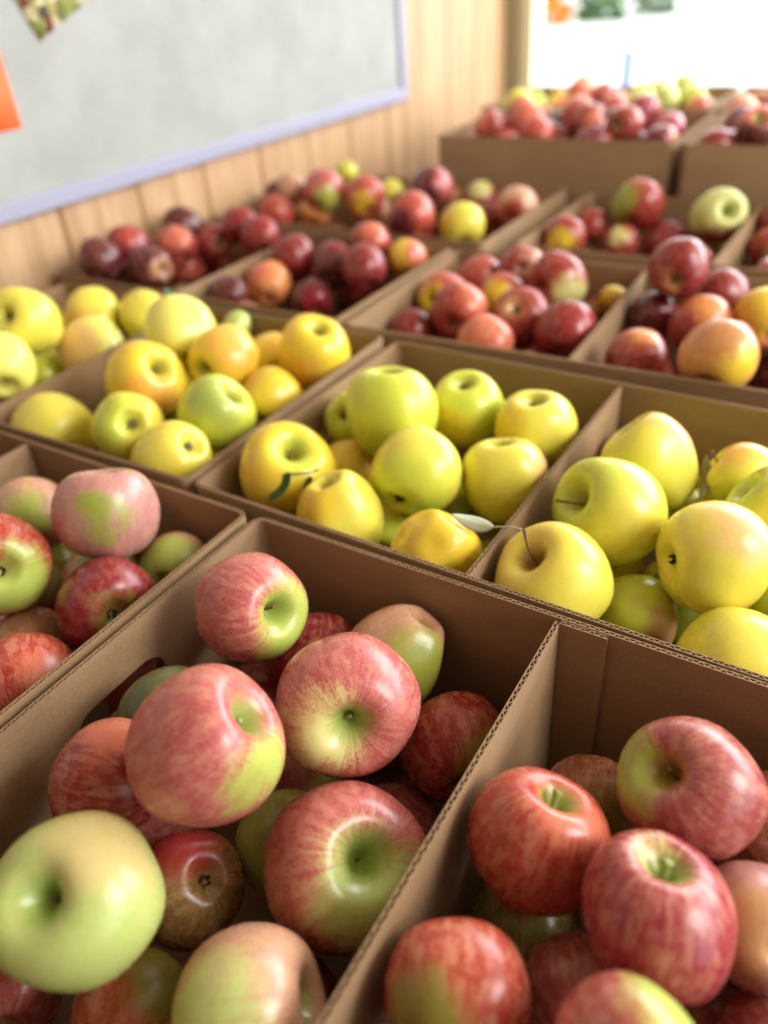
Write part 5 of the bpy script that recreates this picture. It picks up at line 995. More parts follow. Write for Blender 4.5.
 (-0.6915,0.4098,-0.1167,0.0353,'tall',2,(-0.089,0.275,-0.957),0,'ylime','gold',(-0.690,-0.702,-0.176),30,0.12,.3,'russetgreen',None,0,'yellow apple piled out of sight in the far yellow carton','apples deep in the far yellow carton'),
 (-0.6140,0.6365,-0.1166,0.0354,'tall',2,(0.549,-0.449,-0.705),0,'yellow','gold',(0.491,0.291,-0.821),30,0.12,.3,'russetgreen',None,0,'yellow apple piled out of sight in the far yellow carton','apples deep in the far yellow carton'),
 (-0.4917,0.5468,-0.1183,0.0338,'tall',2,(0.136,0.957,0.256),0,'gold','gold',(0.673,0.250,-0.696),30,0.12,.3,'russetgreen',None,0,'yellow apple piled out of sight in the far yellow carton','apples deep in the far yellow carton'),
 (-0.5171,0.6398,-0.1173,0.0354,'tall',3,(-0.456,0.581,-0.675),0,'ylime','gold',(-0.747,0.342,0.570),30,0.12,.3,'russetgreen',None,0,'yellow apple piled out of sight in the far yellow carton','apples deep in the far yellow carton'),
 (-0.5494,0.4231,-0.0754,0.0324,'tall',1,(0.559,-0.754,-0.345),0,'yellow','gold',(-0.243,-0.005,-0.970),30,0.12,.3,'russetgreen',None,0,'yellow apple piled out of sight in the far yellow carton','apples deep in the far yellow carton'),
 (-0.6253,0.5845,-0.0601,0.0312,'tall',2,(0.291,-0.948,0.131),0,'ylime','gold',(0.747,0.036,0.664),30,0.12,.3,'russetgreen',None,0,'yellow apple piled out of sight in the far yellow carton','apples deep in the far yellow carton'),
 (-0.6788,0.4908,-0.0594,0.0326,'tall',0,(0.619,0.580,-0.529),0,'gold','gold',(0.835,-0.306,-0.457),30,0.12,.3,'russetgreen',None,0,'yellow apple piled out of sight in the far yellow carton','apples deep in the far yellow carton'),
 (-0.6134,0.4445,-0.0813,0.0335,'tall',4,(-0.422,0.725,0.545),0,'gold','gold',(0.503,-0.034,-0.863),30,0.12,.3,'russetgreen',None,0,'yellow apple piled out of sight in the far yellow carton','apples deep in the far yellow carton'),
 (-0.3423,0.5174,-0.1178,0.0330,'tall',2,(0.429,0.632,0.645),0,'ylime','gold',(0.469,0.853,0.227),30,0.12,.3,'russetgreen',None,0,'yellow apple piled out of sight in the middle yellow carton','apples deep in the middle yellow carton'),
 (-0.3864,0.4644,-0.1205,0.0315,'tall',3,(-0.482,0.865,0.137),0,'yellow','gold',(-0.879,-0.415,0.233),30,0.12,.3,'russetgreen',None,0,'yellow apple piled out of sight in the middle yellow carton','apples deep in the middle yellow carton'),
 (-0.2699,0.6479,-0.1208,0.0312,'tall',2,(-0.012,0.251,0.968),0,'ylime','gold',(-0.436,-0.688,0.580),30,0.12,.3,'russetgreen',None,0,'yellow apple piled out of sight in the middle yellow carton','apples deep in the middle yellow carton'),
 (-0.3871,0.6114,-0.0507,0.0321,'tall',4,(-0.151,0.702,-0.695),0,'gold','gold',(0.527,-0.288,0.799),30,0.12,.3,'russetgreen',None,0,'yellow apple piled out of sight in the middle yellow carton','apples deep in the middle yellow carton'),
 (-0.2240,0.6421,-0.0774,0.0320,'tall',0,(-0.862,0.167,-0.479),0,'ylime','gold',(0.822,-0.007,-0.569),30,0.12,.3,'russetgreen',None,0,'yellow apple piled out of sight in the middle yellow carton','apples deep in the middle yellow carton'),
 (-0.3410,0.5622,-0.0699,0.0313,'tall',3,(-0.253,-0.784,-0.567),0,'gold','gold',(-0.860,-0.486,0.153),30,0.12,.3,'russetgreen',None,0,'yellow apple piled out of sight in the middle yellow carton','apples deep in the middle yellow carton'),
 (-0.2204,0.4350,-0.0906,0.0337,'tall',0,(0.255,0.784,0.567),0,'ylime','gold',(-0.070,0.808,0.584),30,0.12,.3,'russetgreen',None,0,'yellow apple piled out of sight in the middle yellow carton','apples deep in the middle yellow carton'),
 (0.0404,0.6094,-0.1184,0.0336,'tall',2,(0.474,-0.354,0.806),0,'ylime','gold',(-0.772,0.179,0.610),30,0.12,.3,'russetgreen',None,0,'yellow apple piled out of sight in the yellow carton at the photo edge','apples deep in the yellow carton at the photo edge'),
 (0.0132,0.3968,-0.1172,0.0348,'tall',0,(0.022,0.592,-0.806),0,'ylime','gold',(-0.923,-0.367,-0.118),30,0.12,.3,'russetgreen',None,0,'yellow apple piled out of sight in the yellow carton at the photo edge','apples deep in the yellow carton at the photo edge'),
 (-0.1111,0.4027,-0.1184,0.0336,'tall',4,(-0.416,0.515,-0.750),0,'yellow','gold',(-0.523,0.007,0.852),30,0.12,.3,'russetgreen',None,0,'yellow apple piled out of sight in the yellow carton at the photo edge','apples deep in the yellow carton at the photo edge'),
 (-0.0087,0.5352,-0.1223,0.0321,'tall',4,(-0.976,0.217,0.008),0,'gold','gold',(-0.656,-0.632,-0.412),30,0.12,.3,'russetgreen',None,0,'yellow apple piled out of sight in the yellow carton at the photo edge','apples deep in the yellow carton at the photo edge'),
 (-0.0502,0.4306,-0.1179,0.0329,'tall',3,(0.251,-0.506,0.825),0,'yellow','gold',(0.010,-0.414,0.910),30,0.12,.3,'russetgreen',None,0,'yellow apple piled out of sight in the yellow carton at the photo edge','apples deep in the yellow carton at the photo edge'),
 (0.0337,0.4686,-0.1204,0.0316,'tall',3,(-0.341,0.940,-0.021),0,'gold','gold',(-0.047,0.456,-0.889),30,0.12,.3,'russetgreen',None,0,'yellow apple piled out of sight in the yellow carton at the photo edge','apples deep in the yellow carton at the photo edge'),
 (-0.0156,0.6412,-0.0617,0.0312,'tall',3,(0.995,0.085,0.048),0,'gold','gold',(0.609,-0.773,-0.178),30,0.12,.3,'russetgreen',None,0,'yellow apple piled out of sight in the yellow carton at the photo edge','apples deep in the yellow carton at the photo edge'),
 (-0.1326,0.6332,-0.0499,0.0341,'tall',2,(-0.757,0.540,-0.368),0,'gold','gold',(-0.349,0.744,0.570),30,0.12,.3,'russetgreen',None,0,'yellow apple piled out of sight in the yellow carton at the photo edge','apples deep in the yellow carton at the photo edge'),
 (0.0020,0.5692,-0.0657,0.0322,'tall',3,(-0.472,-0.040,-0.881),0,'ylime','gold',(0.920,0.289,0.264),30,0.12,.3,'russetgreen',None,0,'yellow apple piled out of sight in the yellow carton at the photo edge','apples deep in the yellow carton at the photo edge'),
 (0.0358,0.6222,-0.0287,0.0319,'tall',4,(0.296,0.736,0.609),0,'gold','gold',(-0.760,0.426,-0.491),30,0.12,.3,'russetgreen',None,0,'yellow apple piled out of sight in the yellow carton at the photo edge','apples deep in the yellow carton at the photo edge'),
 (0.0427,0.5599,-0.0149,0.0312,'tall',3,(0.722,-0.639,-0.267),0,'yellow','gold',(0.723,-0.407,-0.559),30,0.12,.3,'russetgreen',None,0,'yellow apple piled out of sight in the yellow carton at the photo edge','apples deep in the yellow carton at the photo edge'),
 (-0.9545,0.9440,-0.1188,0.0332,'round',2,(0.574,0.800,-0.174),0,'red','olive',(0.433,0.442,-0.785),30,0.70,.3,'hollowgreen',None,0,'red apple piled out of sight in the red carton touching the wall','apples deep in the red carton touching the wall'),
 (-1.0179,0.9060,-0.1197,0.0323,'round',1,(0.410,-0.708,0.576),0,'crimson','olive',(0.523,0.703,-0.483),30,0.70,.3,'hollowgreen',None,0,'red apple piled out of sight in the red carton touching the wall','apples deep in the red carton touching the wall'),
 (-0.8701,0.9457,-0.0582,0.0329,'round',1,(0.800,0.446,-0.402),0,'rosydark','olive',(0.178,0.984,-0.026),30,0.70,.3,'hollowgreen',None,0,'red apple piled out of sight in the red carton touching the wall','apples deep in the red carton touching the wall'),
 (-0.9500,0.7771,-0.0737,0.0326,'round',0,(-0.789,-0.614,0.027),0,'rosydark','olive',(0.612,-0.547,0.571),30,0.70,.3,'hollowgreen',None,0,'red apple piled out of sight in the red carton touching the wall','apples deep in the red carton touching the wall'),
 (-0.8612,0.8738,-0.0660,0.0351,'round',2,(0.418,0.594,0.688),0,'olivered','olive',(-0.596,-0.213,0.774),30,0.70,.3,'hollowgreen',None,0,'red apple piled out of sight in the red carton touching the wall','apples deep in the red carton touching the wall'),
 (-1.0163,0.7571,-0.0912,0.0313,'round',4,(0.718,-0.152,-0.679),0,'red','olive',(0.727,-0.484,-0.488),30,0.70,.3,'hollowgreen',None,0,'red apple piled out of sight in the red carton touching the wall','apples deep in the red carton touching the wall'),
 (-0.6567,0.8720,-0.1170,0.0350,'round',3,(0.733,0.070,-0.677),0,'crimson','olive',(-0.830,-0.452,0.327),30,0.70,.3,'hollowgreen',None,0,'red apple piled out of sight in the second red carton from the wall','apples deep in the second red carton from the wall'),
 (-0.7429,0.9144,-0.1201,0.0319,'round',0,(-0.033,0.999,-0.022),0,'olivered','olive',(-0.691,0.381,-0.614),30,0.70,.3,'hollowgreen',None,0,'red apple piled out of sight in the second red carton from the wall','apples deep in the second red carton from the wall'),
 (-0.6460,0.9737,-0.1209,0.0310,'round',2,(0.950,-0.297,-0.098),0,'red','olive',(0.991,0.089,0.099),30,0.70,.3,'hollowgreen',None,0,'red apple piled out of sight in the second red carton from the wall','apples deep in the second red carton from the wall'),
 (-0.7332,0.8475,-0.1210,0.0310,'round',2,(0.380,0.006,-0.925),0,'red','olive',(0.141,-0.843,-0.520),30,0.70,.3,'hollowgreen',None,0,'red apple piled out of sight in the second red carton from the wall','apples deep in the second red carton from the wall'),
 (-0.6440,0.7676,-0.0606,0.0331,'round',1,(-0.906,0.407,0.113),0,'olivered','olive',(0.306,0.950,-0.064),30,0.70,.3,'hollowgreen',None,0,'red apple piled out of sight in the second red carton from the wall','apples deep in the second red carton from the wall'),
 (-0.5767,0.8013,-0.0704,0.0324,'round',0,(-0.033,-0.211,-0.977),0,'rosydark','olive',(-0.722,0.325,0.610),30,0.70,.3,'hollowgreen',None,0,'red apple piled out of sight in the second red carton from the wall','apples deep in the second red carton from the wall'),
 (-0.5915,0.9876,-0.0837,0.0345,'round',0,(0.034,-0.809,0.587),0,'red','olive',(0.330,-0.839,0.433),30,0.70,.3,'hollowgreen',None,0,'red apple piled out of sight in the second red carton from the wall','apples deep in the second red carton from the wall'),
 (-0.5807,0.8923,-0.0627,0.0313,'round',0,(0.690,-0.479,-0.543),0,'olivered','olive',(0.365,-0.861,-0.355),30,0.70,.3,'hollowgreen',None,0,'red apple piled out of sight in the second red carton from the wall','apples deep in the second red carton from the wall'),
 (-0.4461,0.8005,-0.1177,0.0352,'round',3,(0.778,0.279,0.563),0,'crimson','olive',(-0.793,0.169,-0.586),30,0.70,.3,'hollowgreen',None,0,'red apple piled out of sight in the middle red carton','apples deep in the middle red carton'),
 (-0.4516,0.8763,-0.1180,0.0346,'round',1,(0.162,-0.976,0.145),0,'red','olive',(0.833,0.357,0.423),30,0.70,.3,'hollowgreen',None,0,'red apple piled out of sight in the middle red carton','apples deep in the middle red carton'),
 (-0.4011,0.7561,-0.0850,0.0327,'round',2,(-0.520,-0.849,0.098),0,'rosydark','olive',(0.939,0.343,-0.003),30,0.70,.3,'hollowgreen',None,0,'red apple piled out of sight in the middle red carton','apples deep in the middle red carton'),
 (-0.4013,0.9690,-0.0716,0.0316,'round',4,(0.225,-0.121,-0.967),0,'crimson','olive',(-0.875,-0.172,-0.453),30,0.70,.3,'hollowgreen',None,0,'red apple piled out of sight in the middle red carton','apples deep in the middle red carton'),
 (-0.3023,0.7559,-0.0539,0.0316,'round',1,(0.031,-0.905,-0.425),0,'crimson','olive',(0.794,-0.471,0.385),30,0.70,.3,'hollowgreen',None,0,'red apple piled out of sight in the middle red carton','apples deep in the middle red carton'),
 (-0.1563,0.8154,-0.1197,0.0335,'round',1,(0.286,-0.949,-0.131),0,'red','olive',(0.631,0.670,-0.392),30,0.70,.3,'hollowgreen',None,0,'red apple piled out of sight in the red carton at the photo edge','apples deep in the red carton at the photo edge'),
 (-0.0750,0.7778,-0.1169,0.0351,'round',0,(-0.948,-0.261,0.180),0,'crimson','olive',(0.011,0.622,0.783),30,0.70,.3,'hollowgreen',None,0,'red apple piled out of sight in the red carton at the photo edge','apples deep in the red carton at the photo edge'),
 (-0.1362,0.9758,-0.1171,0.0349,'round',2,(-0.744,-0.245,0.622),0,'red','olive',(-0.404,0.060,0.913),30,0.70,.3,'hollowgreen',None,0,'red apple piled out of sight in the red carton at the photo edge','apples deep in the red carton at the photo edge'),
 (-0.0209,0.9122,-0.1207,0.0313,'round',2,(0.119,0.580,0.805),0,'rosydark','olive',(-0.420,-0.619,0.663),30,0.70,.3,'hollowgreen',None,0,'red apple piled out of sight in the red carton at the photo edge','apples deep in the red carton at the photo edge'),
 (-0.1222,0.8706,-0.0749,0.0313,'round',0,(0.092,0.388,-0.917),0,'crimson','olive',(-0.670,0.174,-0.722),30,0.70,.3,'hollowgreen',None,0,'red apple piled out of sight in the red carton at the photo edge','apples deep in the red carton at the photo edge'),
 (-0.0175,0.9529,-0.0440,0.0317,'round',1,(-0.309,0.154,0.939),0,'crimson','olive',(0.863,-0.108,0.494),30,0.70,.3,'hollowgreen',None,0,'red apple piled out of sight in the red carton at the photo edge','apples deep in the red carton at the photo edge'),
 (-0.0292,0.7968,-0.0623,0.0341,'round',1,(-0.352,0.255,0.901),0,'rosydark','olive',(-0.680,0.715,0.164),30,0.70,.3,'hollowgreen',None,0,'red apple piled out of sight in the red carton at the photo edge','apples deep in the red carton at the photo edge'),
 (-0.0179,0.8587,-0.0277,0.0317,'round',1,(-0.069,0.997,-0.042),0,'olivered','olive',(0.430,0.695,-0.576),30,0.70,.3,'hollowgreen',None,0,'red apple piled out of sight in the red carton at the photo edge','apples deep in the red carton at the photo edge'),
 (-0.1956,0.7595,-0.1003,0.0349,'round',1,(-0.831,-0.419,-0.366),0,'crimson','olive',(0.534,0.781,-0.324),30,0.70,.3,'hollowgreen',None,0,'red apple piled out of sight in the red carton at the photo edge','apples deep in the red carton at the photo edge'),
 (-0.1043,0.8423,-0.0194,0.0312,'round',3,(-0.460,-0.881,-0.106),0,'red','olive',(-0.433,0.189,-0.881),30,0.70,.3,'hollowgreen',None,0,'red apple piled out of sight in the red carton at the photo edge','apples deep in the red carton at the photo edge'),
 (-0.9543,1.3007,-0.1178,0.0349,'round',0,(0.425,0.498,-0.756),0,'rosydark','olive',(-0.566,-0.259,-0.782),30,0.70,.3,'hollowgreen',None,0,'red apple piled out of sight in the wide carton','apples deep in the wide carton'),
 (-0.9164,1.3604,-0.1195,0.0325,'round',0,(-0.894,-0.114,0.433),0,'rosydark','olive',(-0.046,0.783,-0.620),30,0.70,.3,'hollowgreen',None,0,'red apple piled out of sight in the wide carton','apples deep in the wide carton'),
 (-0.5631,1.1964,-0.0750,0.0345,'round',2,(0.360,0.886,0.291),0,'olivered','olive',(0.997,0.014,0.074),30,0.70,.3,'hollowgreen',None,0,'red apple piled out of sight in the wide carton','apples deep in the wide carton'),
 (-0.6337,1.1346,-0.0671,0.0325,'round',3,(0.347,0.837,0.422),0,'crimson','olive',(0.644,0.723,-0.248),30,0.70,.3,'hollowgreen',None,0,'red apple piled out of sight in the wide carton','apples deep in the wide carton'),
 (-0.7384,1.2449,-0.0419,0.0336,'round',2,(0.249,0.754,0.608),0,'rosydark','olive',(0.211,-0.304,-0.929),30,0.70,.3,'hollowgreen',None,0,'red apple piled out of sight in the wide carton','apples deep in the wide carton'),
 (-0.5635,1.3658,-0.0709,0.0351,'round',3,(-0.024,-0.863,0.505),0,'rosydark','olive',(-0.442,-0.223,0.869),30,0.70,.3,'hollowgreen',None,0,'red apple piled out of sight in the wide carton','apples deep in the wide carton'),
 (-0.7681,1.3292,-0.0638,0.0313,'round',0,(-0.079,-0.133,-0.988),0,'rosydark','olive',(-0.657,0.543,0.523),30,0.70,.3,'hollowgreen',None,0,'red apple piled out of sight in the wide carton','apples deep in the wide carton'),
 (-0.9206,1.1295,-0.0549,0.0313,'round',1,(-0.009,0.545,-0.838),0,'crimson','olive',(0.822,-0.469,-0.323),30,0.70,.3,'hollowgreen',None,0,'red apple piled out of sight in the wide carton','apples deep in the wide carton'),
 (-0.6302,1.2378,-0.0561,0.0353,'round',3,(0.682,0.033,0.730),0,'olivered','olive',(-0.938,0.336,0.086),30,0.70,.3,'hollowgreen',None,0,'red apple piled out of sight in the wide carton','apples deep in the wide carton'),
 (-1.0076,1.1721,-0.0580,0.0314,'round',0,(0.528,-0.845,-0.079),0,'crimson','olive',(-0.743,-0.263,-0.616),30,0.70,.3,'hollowgreen',None,0,'red apple piled out of sight in the wide carton','apples deep in the wide carton'),
 (-0.5416,1.1300,-0.0593,0.0320,'round',2,(-0.513,0.255,-0.820),0,'rosydark','olive',(-0.500,-0.568,0.653),30,0.70,.3,'hollowgreen',None,0,'red apple piled out of sight in the wide carton','apples deep in the wide carton'),
 (-0.9865,1.1039,-0.0546,0.0311,'round',4,(0.463,-0.152,0.873),0,'rosydark','olive',(0.977,0.097,0.190),30,0.70,.3,'hollowgreen',None,0,'red apple piled out of sight in the wide carton','apples deep in the wide carton'),
 (-0.3330,1.2792,-0.1194,0.0326,'round',1,(0.852,-0.037,-0.522),0,'red','olive',(-0.802,0.346,0.488),30,0.70,.3,'hollowgreen',None,0,'red apple piled out of sight in the third row carton','apples deep in the third row carton'),
 (-0.2488,1.3127,-0.1169,0.0339,'round',1,(-0.513,0.455,0.728),0,'crimson','olive',(-0.819,-0.253,0.515),30,0.70,.3,'hollowgreen',None,0,'red apple piled out of sight in the third row carton','apples deep in the third row carton'),
 (-0.3247,1.3486,-0.1201,0.0319,'round',0,(-0.304,-0.365,-0.880),0,'crimson','olive',(0.032,0.211,-0.977),30,0.70,.3,'hollowgreen',None,0,'red apple piled out of sight in the third row carton','apples deep in the third row carton'),
 (-0.1013,1.3064,-0.1202,0.0318,'round',0,(0.575,0.763,-0.295),0,'olivered','olive',(0.651,-0.529,-0.545),30,0.70,.3,'hollowgreen',None,0,'red apple piled out of sight in the third row edge carton','apples deep in the third row edge carton'),
 (0.0183,1.2368,-0.0276,0.0321,'round',1,(0.275,-0.714,-0.643),0,'crimson','olive',(0.506,0.679,0.532),30,0.70,.3,'hollowgreen',None,0,'red apple piled out of sight in the third row edge carton','apples deep in the third row edge carton'),
 (0.0177,1.3022,-0.0503,0.0343,'round',2,(0.008,0.994,0.109),0,'red','olive',(-0.682,-0.146,-0.716),30,0.70,.3,'hollowgreen',None,0,'red apple piled out of sight in the third row edge carton','apples deep in the third row edge carton'),
 (-0.0627,1.2850,-0.0602,0.0331,'round',3,(0.798,0.250,-0.549),0,'red','olive',(-0.892,0.265,-0.365),30,0.70,.3,'hollowgreen',None,0,'red apple piled out of sight in the third row edge carton','apples deep in the third row edge carton'),
 (-0.0656,1.3462,-0.0303,0.0322,'round',0,(-0.904,-0.288,0.316),0,'olivered','olive',(-0.417,-0.771,-0.481),30,0.70,.3,'hollowgreen',None,0,'red apple piled out of sight in the third row edge carton','apples deep in the third row edge carton'),
 (0.0395,1.1692,-0.0134,0.0316,'round',3,(-0.897,-0.295,-0.330),0,'olivered','olive',(0.291,-0.524,0.800),30,0.70,.3,'hollowgreen',None,0,'red apple piled out of sight in the third row edge carton','apples deep in the third row edge carton'),
 (-0.0205,1.1370,-0.0190,0.0343,'round',0,(0.272,0.134,0.953),0,'olivered','olive',(0.929,0.254,-0.268),30,0.70,.3,'hollowgreen',None,0,'red apple piled out of sight in the third row edge carton','apples deep in the third row edge carton'),
 (0.0572,1.3494,-0.0915,0.0344,'round',2,(-0.358,-0.188,-0.915),0,'olivered','olive',(-0.036,-0.146,0.989),30,0.70,.3,'hollowgreen',None,0,'red apple piled out of sight in the third row edge carton','apples deep in the third row edge carton'),
 (0.0634,1.3477,-0.0170,0.0329,'round',2,(-0.406,-0.219,-0.887),0,'olivered','olive',(0.670,-0.740,-0.060),30,0.70,.3,'hollowgreen',None,0,'red apple piled out of sight in the third row edge carton','apples deep in the third row edge carton'),
 (-0.3987,1.6868,0.0537,0.0309,'round',3,(0.206,0.889,-0.410),0,'red','salmon',(0.807,-0.083,0.584),40,0.60,.2,'hollowgreen',None,0,'apple piled out of sight in the tall back carton nearest the wall','apples in the tall back cartons'),
 (-0.1981,1.6624,0.0958,0.0324,'round',2,(-0.893,0.028,-0.450),0,'red','salmon',(0.161,0.617,-0.770),40,0.60,.2,'hollowgreen',None,0,'apple piled out of sight in the second tall back carton','apples in the tall back cartons'),
 (-0.1594,1.7181,0.0800,0.0336,'round',4,(-0.053,-0.617,0.785),0,'crimson','salmon',(0.314,-0.345,-0.885),40,0.60,.2,'hollowgreen',None,0,'apple piled out of sight in the second tall back carton','apples in the tall back cartons'),
 (-0.1528,1.6266,0.0646,0.0315,'round',3,(-0.534,0.348,-0.771),0,'rosy','salmon',(0.369,-0.712,-0.598),40,0.60,.2,'hollowgreen',None,0,'apple piled out of sight in the second tall back carton','apples in the tall back cartons'),
 (-0.1340,1.4837,0.0514,0.0330,'round',1,(-0.946,-0.013,-0.323),0,'rosy','salmon',(0.401,0.294,0.868),40,0.60,.2,'hollowgreen',None,0,'apple piled out of sight in the second tall back carton','apples in the tall back cartons'),
 (-0.1250,1.5591,0.0599,0.0325,'round',1,(0.562,0.756,0.335),0,'rosy','salmon',(0.822,0.403,-0.403),40,0.60,.2,'hollowgreen',None,0,'apple piled out of sight in the second tall back carton','apples in the tall back cartons'),
 (-0.0975,1.5946,0.1053,0.0316,'round',4,(-0.437,0.198,-0.877),0,'plum','salmon',(0.205,-0.657,0.725),40,0.60,.2,'hollowgreen',None,0,'apple piled out of sight in the second tall back carton','apples in the tall back cartons'),
 (-0.0799,1.5151,0.0785,0.0309,'round',1,(0.327,-0.942,0.079),0,'red','salmon',(-0.966,0.136,0.221),40,0.60,.2,'hollowgreen',None,0,'apple piled out of sight in the second tall back carton','apples in the tall back cartons'),
 (-0.0342,1.6119,0.0905,0.0325,'round',3,(-0.274,-0.859,0.433),0,'plum','salmon',(-0.053,0.157,-0.986),40,0.60,.2,'hollowgreen',None,0,'apple piled out of sight in the second tall back carton','apples in the tall back cartons'),
 (-0.0124,1.5083,0.0846,0.0326,'round',3,(0.719,0.694,0.037),0,'salmonred','salmon',(-0.522,0.453,0.723),40,0.60,.2,'hollowgreen',None,0,'apple piled out of sight in the second tall back carton','apples in the tall back cartons'),
 (-0.0089,1.7158,0.0876,0.0302,'round',2,(0.879,-0.442,0.177),0,'magenta','salmon',(0.149,0.071,0.986),40,0.60,.2,'hollowgreen',None,0,'apple piled out of sight in the second tall back carton','apples in the tall back cartons'),
 (0.0042,1.5683,0.0565,0.0307,'round',4,(0.429,-0.434,0.793),0,'salmonred','salmon',(-0.727,0.319,0.609),40,0.60,.2,'hollowgreen',None,0,'apple piled out of sight in the second tall back carton','apples in the tall back cartons'),
 (0.0328,1.6112,0.0952,0.0306,'round',4,(-0.261,-0.936,0.238),0,'magenta','salmon',(-0.286,0.888,0.360),40,0.60,.2,'hollowgreen',None,0,'apple piled out of sight in the second tall back carton','apples in the tall back cartons'),
 (0.0752,1.4700,0.0614,0.0296,'round',3,(-0.052,-0.526,0.849),0,'maroon','salmon',(0.908,0.371,0.194),40,0.60,.2,'hollowgreen',None,0,'apple piled out of sight in the second tall back carton','apples in the tall back cartons'),
 (0.0757,1.6572,0.0848,0.0306,'round',1,(-0.179,0.972,0.151),0,'crimson','salmon',(-0.465,-0.193,-0.864),40,0.60,.2,'hollowgreen',None,0,'apple piled out of sight in the second tall back carton','apples in the tall back cartons'),
 (0.0874,1.6000,0.0550,0.0305,'round',0,(0.347,0.394,0.851),0,'magenta','salmon',(0.929,-0.286,0.233),40,0.60,.2,'hollowgreen',None,0,'apple piled out of sight in the second tall back carton','apples in the tall back cartons'),
 (0.0872,1.5334,0.0611,0.0311,'round',1,(0.670,-0.305,0.677),0,'rosy','salmon',(0.377,0.925,0.044),40,0.60,.2,'hollowgreen',None,0,'apple piled out of sight in the second tall back carton','apples in the tall back cartons'),
 (-0.8080,1.9220,0.0533,0.0338,'tall',2,(-0.218,-0.865,0.453),0,'yellow','gold',(-0.933,-0.052,-0.356),40,0.10,.2,'russetgreen',None,0,'apple piled out of sight in the rearmost carton beside the window post','apples in the tall back cartons'),
 (-0.2027,2.0558,0.0562,0.0297,'round',2,(-0.419,0.717,-0.558),0,'orange','salmon',(-0.440,0.066,-0.896),40,0.60,.2,'hollowgreen',None,0,'apple piled out of sight in the rearmost carton at the photo edge','apples in the tall back cartons'),
 (-0.1424,1.9785,0.0646,0.0315,'round',1,(0.338,-0.790,-0.512),0,'rosy','salmon',(0.929,0.371,0.017),40,0.60,.2,'hollowgreen',None,0,'apple piled out of sight in the rearmost carton at the photo edge','apples in the tall back cartons'),
 (-0.0941,1.9153,0.0683,0.0333,'round',0,(0.261,-0.901,0.346),0,'rosy','salmon',(-0.094,0.975,0.200),40,0.60,.2,'hollowgreen',None,0,'apple piled out of sight in the rearmost carton at the photo edge','apples in the tall back cartons'),
 (-0.0700,2.0347,0.0684,0.0319,'round',2,(-0.059,0.017,-0.998),0,'rosy','salmon',(-0.380,0.669,-0.638),40,0.60,.2,'hollowgreen',None,0,'apple piled out of sight in the rearmost carton at the photo edge','apples in the tall back cartons'),
 (0.0547,1.9926,0.0616,0.0292,'round',4,(-0.321,0.528,0.786),0,'peach','salmon',(-0.575,0.791,-0.211),40,0.60,.2,'hollowgreen',None,0,'apple piled out of sight in the rearmost carton at the photo edge','apples in the tall back cartons'),
 (0.0588,1.8204,0.0712,0.0317,'round',1,(0.529,-0.331,0.781),0,'salmon','salmon',(0.232,-0.338,0.912),40,0.60,.2,'hollowgreen',None,0,'apple piled out of sight in the rearmost carton at the photo edge','apples in the tall back cartons'),
]
BUILT = [build_apple(r) for r in APPLES if 'out of sight' not in r[-2]]

def heap_skin(name, a, b):
    t = NT(name)
    co = t.n('ShaderNodeTexCoord').outputs['Object']
    f = t.math('ADD', t.math('MULTIPLY', t.noise(co, 22, 2), 0.6), t.math('MULTIPLY', t.noise(co, 160, 4, 0.7), 0.4))
    t.l(t.mix(t.ramp(f, 0.40, 0.60), a, b), t.b.inputs['Base Color'])
    t.set(Roughness=0.28)
    return t.m

# the rest of the apples, past the edges of the photo and under the top layers
V, F, MI = [], [], []
for r in APPLES:
    if 'out of sight' not in r[-2]: continue
    src = apple_variant(r[4], r[5])[0]
    q = Vector((0, 0, 1)).rotation_difference(Vector(r[6]).normalized())
    b = len(V)
    V += [tuple(q @ v.co * r[3] + Vector((r[0], r[1], RIM + r[2]))) for v in src.vertices]
    F += [tuple(i + b for i in p.vertices) for p in src.polygons]
    MI += [1 if r[8] in ('gold', 'yellow', 'ylime', 'lime', 'palelime') else 0] * len(src.polygons)
if V:
    me = mesh_from('apples', V, F, True)
    me.materials.append(heap_skin('heaped_red_skin', srgb(150, 48, 48), srgb(190, 104, 84)))
    me.materials.append(heap_skin('heaped_yellow_skin', srgb(228, 208, 80), srgb(206, 214, 78)))
    me.polygons.foreach_set('material_index', MI)
    tag(link('apples', me), 'remaining red and yellow apples filling the cartons under and beyond the visible ones', 'apples', kind='stuff')

by_label = {a['label']: a for a in BUILT}
host = by_label['speckled golden apple with a long bent stem in a russet hollow, nearest carton corner']
world_part('leaf', leaf_blade(Vector((-0.1800,0.4032,RIM+0.0122)), Vector((-0.2122,0.3990,RIM+0.0163)), (-0.111,0.825,0.489), .0115, .10), M_LEAFDRY, host, .0004)['label'] = 'pale grey green dried leaf'
V, F = tube([Vector((-0.1534,0.3878,RIM+0.0295)), Vector((-0.1667,0.3955,RIM+0.0219)), Vector((-0.1800,0.4032,RIM+0.0122))], [.0005, .0005, .0006], 6)
world_part('leaf_stalk', mesh_from('leaf_stalk', V, F, True), M_LEAFDRY, host)
host = by_label['yellow apple with orange top beside a brown stem and dried leaf']
world_part('leaf', leaf_blade(Vector((-0.0718,0.5732,RIM+0.0065)), Vector((-0.0668,0.5461,RIM+-0.0192)), (-0.926,0.164,-0.218), .009, .15), M_LEAFBROWN, host, .0004)['label'] = 'withered brown leaf'
host = link('leafy_twig', None); host.location = Vector((-0.3621,0.4003,RIM+0.0092))
tag(host, 'tiny twig with two dark green leaves lying on a golden apple', 'twig')
V, F = tube([Vector((-0.3621,0.4003,RIM+0.0092)), Vector((-0.3525,0.4119,RIM+0.0061)), Vector((-0.3459,0.4173,RIM+0.0077))], [.0007, .0008, .0012], 6)
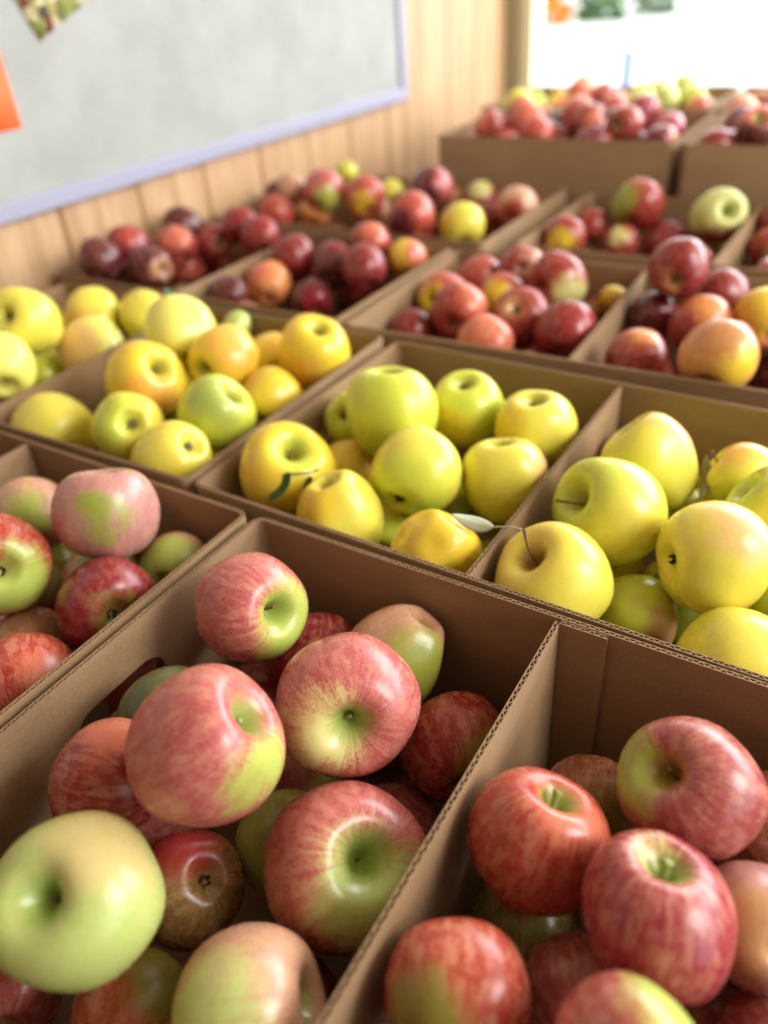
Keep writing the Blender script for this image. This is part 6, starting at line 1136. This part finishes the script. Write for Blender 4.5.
world_part('stalk', mesh_from('stalk', V, F, True), M_STEM, host)
world_part('leaf', leaf_blade(Vector((-0.3624,0.3999,RIM+0.0112)), Vector((-0.3765,0.3835,RIM+-0.0138)), (-0.904,0.012,0.339), .0105, .08), M_LEAF, host, .0004)
world_part('leaf', leaf_blade(Vector((-0.3503,0.4125,RIM+0.0033)), Vector((-0.3529,0.4024,RIM+-0.0074)), (-0.932,-0.048,0.248), .0065, .08), M_LEAF, host, .0004)
host = by_label['pale yellow apple with a dark leaf at its top, highest in its carton']
world_part('leaf', leaf_blade(Vector((-0.6550,0.5918,RIM+0.0568)), Vector((-0.6691,0.5811,RIM+0.0679)), (-0.087,0.744,0.610), .014, .2), M_LEAF, host, .0004)['label'] = 'dark green leaf'

# ------------------------------------------------------------------ light: bright overcast day through the wide openings
w = bpy.data.worlds.new('bright_overcast'); scene.world = w; w.use_nodes = True
bgn = w.node_tree.nodes['Background']
bgn.inputs[0].default_value = (0.93, 0.97, 1.0, 1); bgn.inputs[1].default_value = 3.0

def area(name, loc, target, sx, sy, power, col):
    d = bpy.data.lights.new(name, 'AREA'); d.shape = 'RECTANGLE'; d.size = sx; d.size_y = sy
    d.energy = power; d.color = col
    o = bpy.data.objects.new(name, d); COL.objects.link(o)
    o.location = loc
    o.rotation_euler = (Vector(target) - Vector(loc)).to_track_quat('-Z', 'Y').to_euler()
    return o
area('daylight_open_side', (1.6, .8, 2.05), (-.25, .6, .85), 1.0, 0.8, 43, (1.0, .975, .95))
area('daylight_window', (1.0, BY+.4, 1.75), (-.1, .7, .9), 2.8, 1.2, 78, (.88, .94, 1.0))

# ------------------------------------------------------------------ camera
cam = bpy.data.cameras.new('camera'); co = bpy.data.objects.new('camera', cam); COL.objects.link(co)
cam.sensor_fit = 'VERTICAL'; cam.sensor_height = 36.0; cam.lens = 760/1024*36.0
cam.clip_start = 0.02; cam.clip_end = 200
co.matrix_world = Matrix(((0.851557,-0.253350,0.458982,0),(0.519781,0.522220,-0.676102,0),(-0.068399,0.814310,0.576387,RIM+S),(0,0,0,1)))
cam.dof.use_dof = True; cam.dof.focus_distance = 0.46; cam.dof.aperture_fstop = 3.0
cam.dof.aperture_blades = 0
scene.camera = co

vs = scene.view_settings
scene.display_settings.display_device = 'sRGB'
vs.view_transform = 'Standard'; vs.look = 'None'; vs.gamma = 1.0; vs.use_curve_mapping = False
vs.exposure = 0.04
scene.cycles.max_bounces = 8
scene.cycles.use_denoising = True
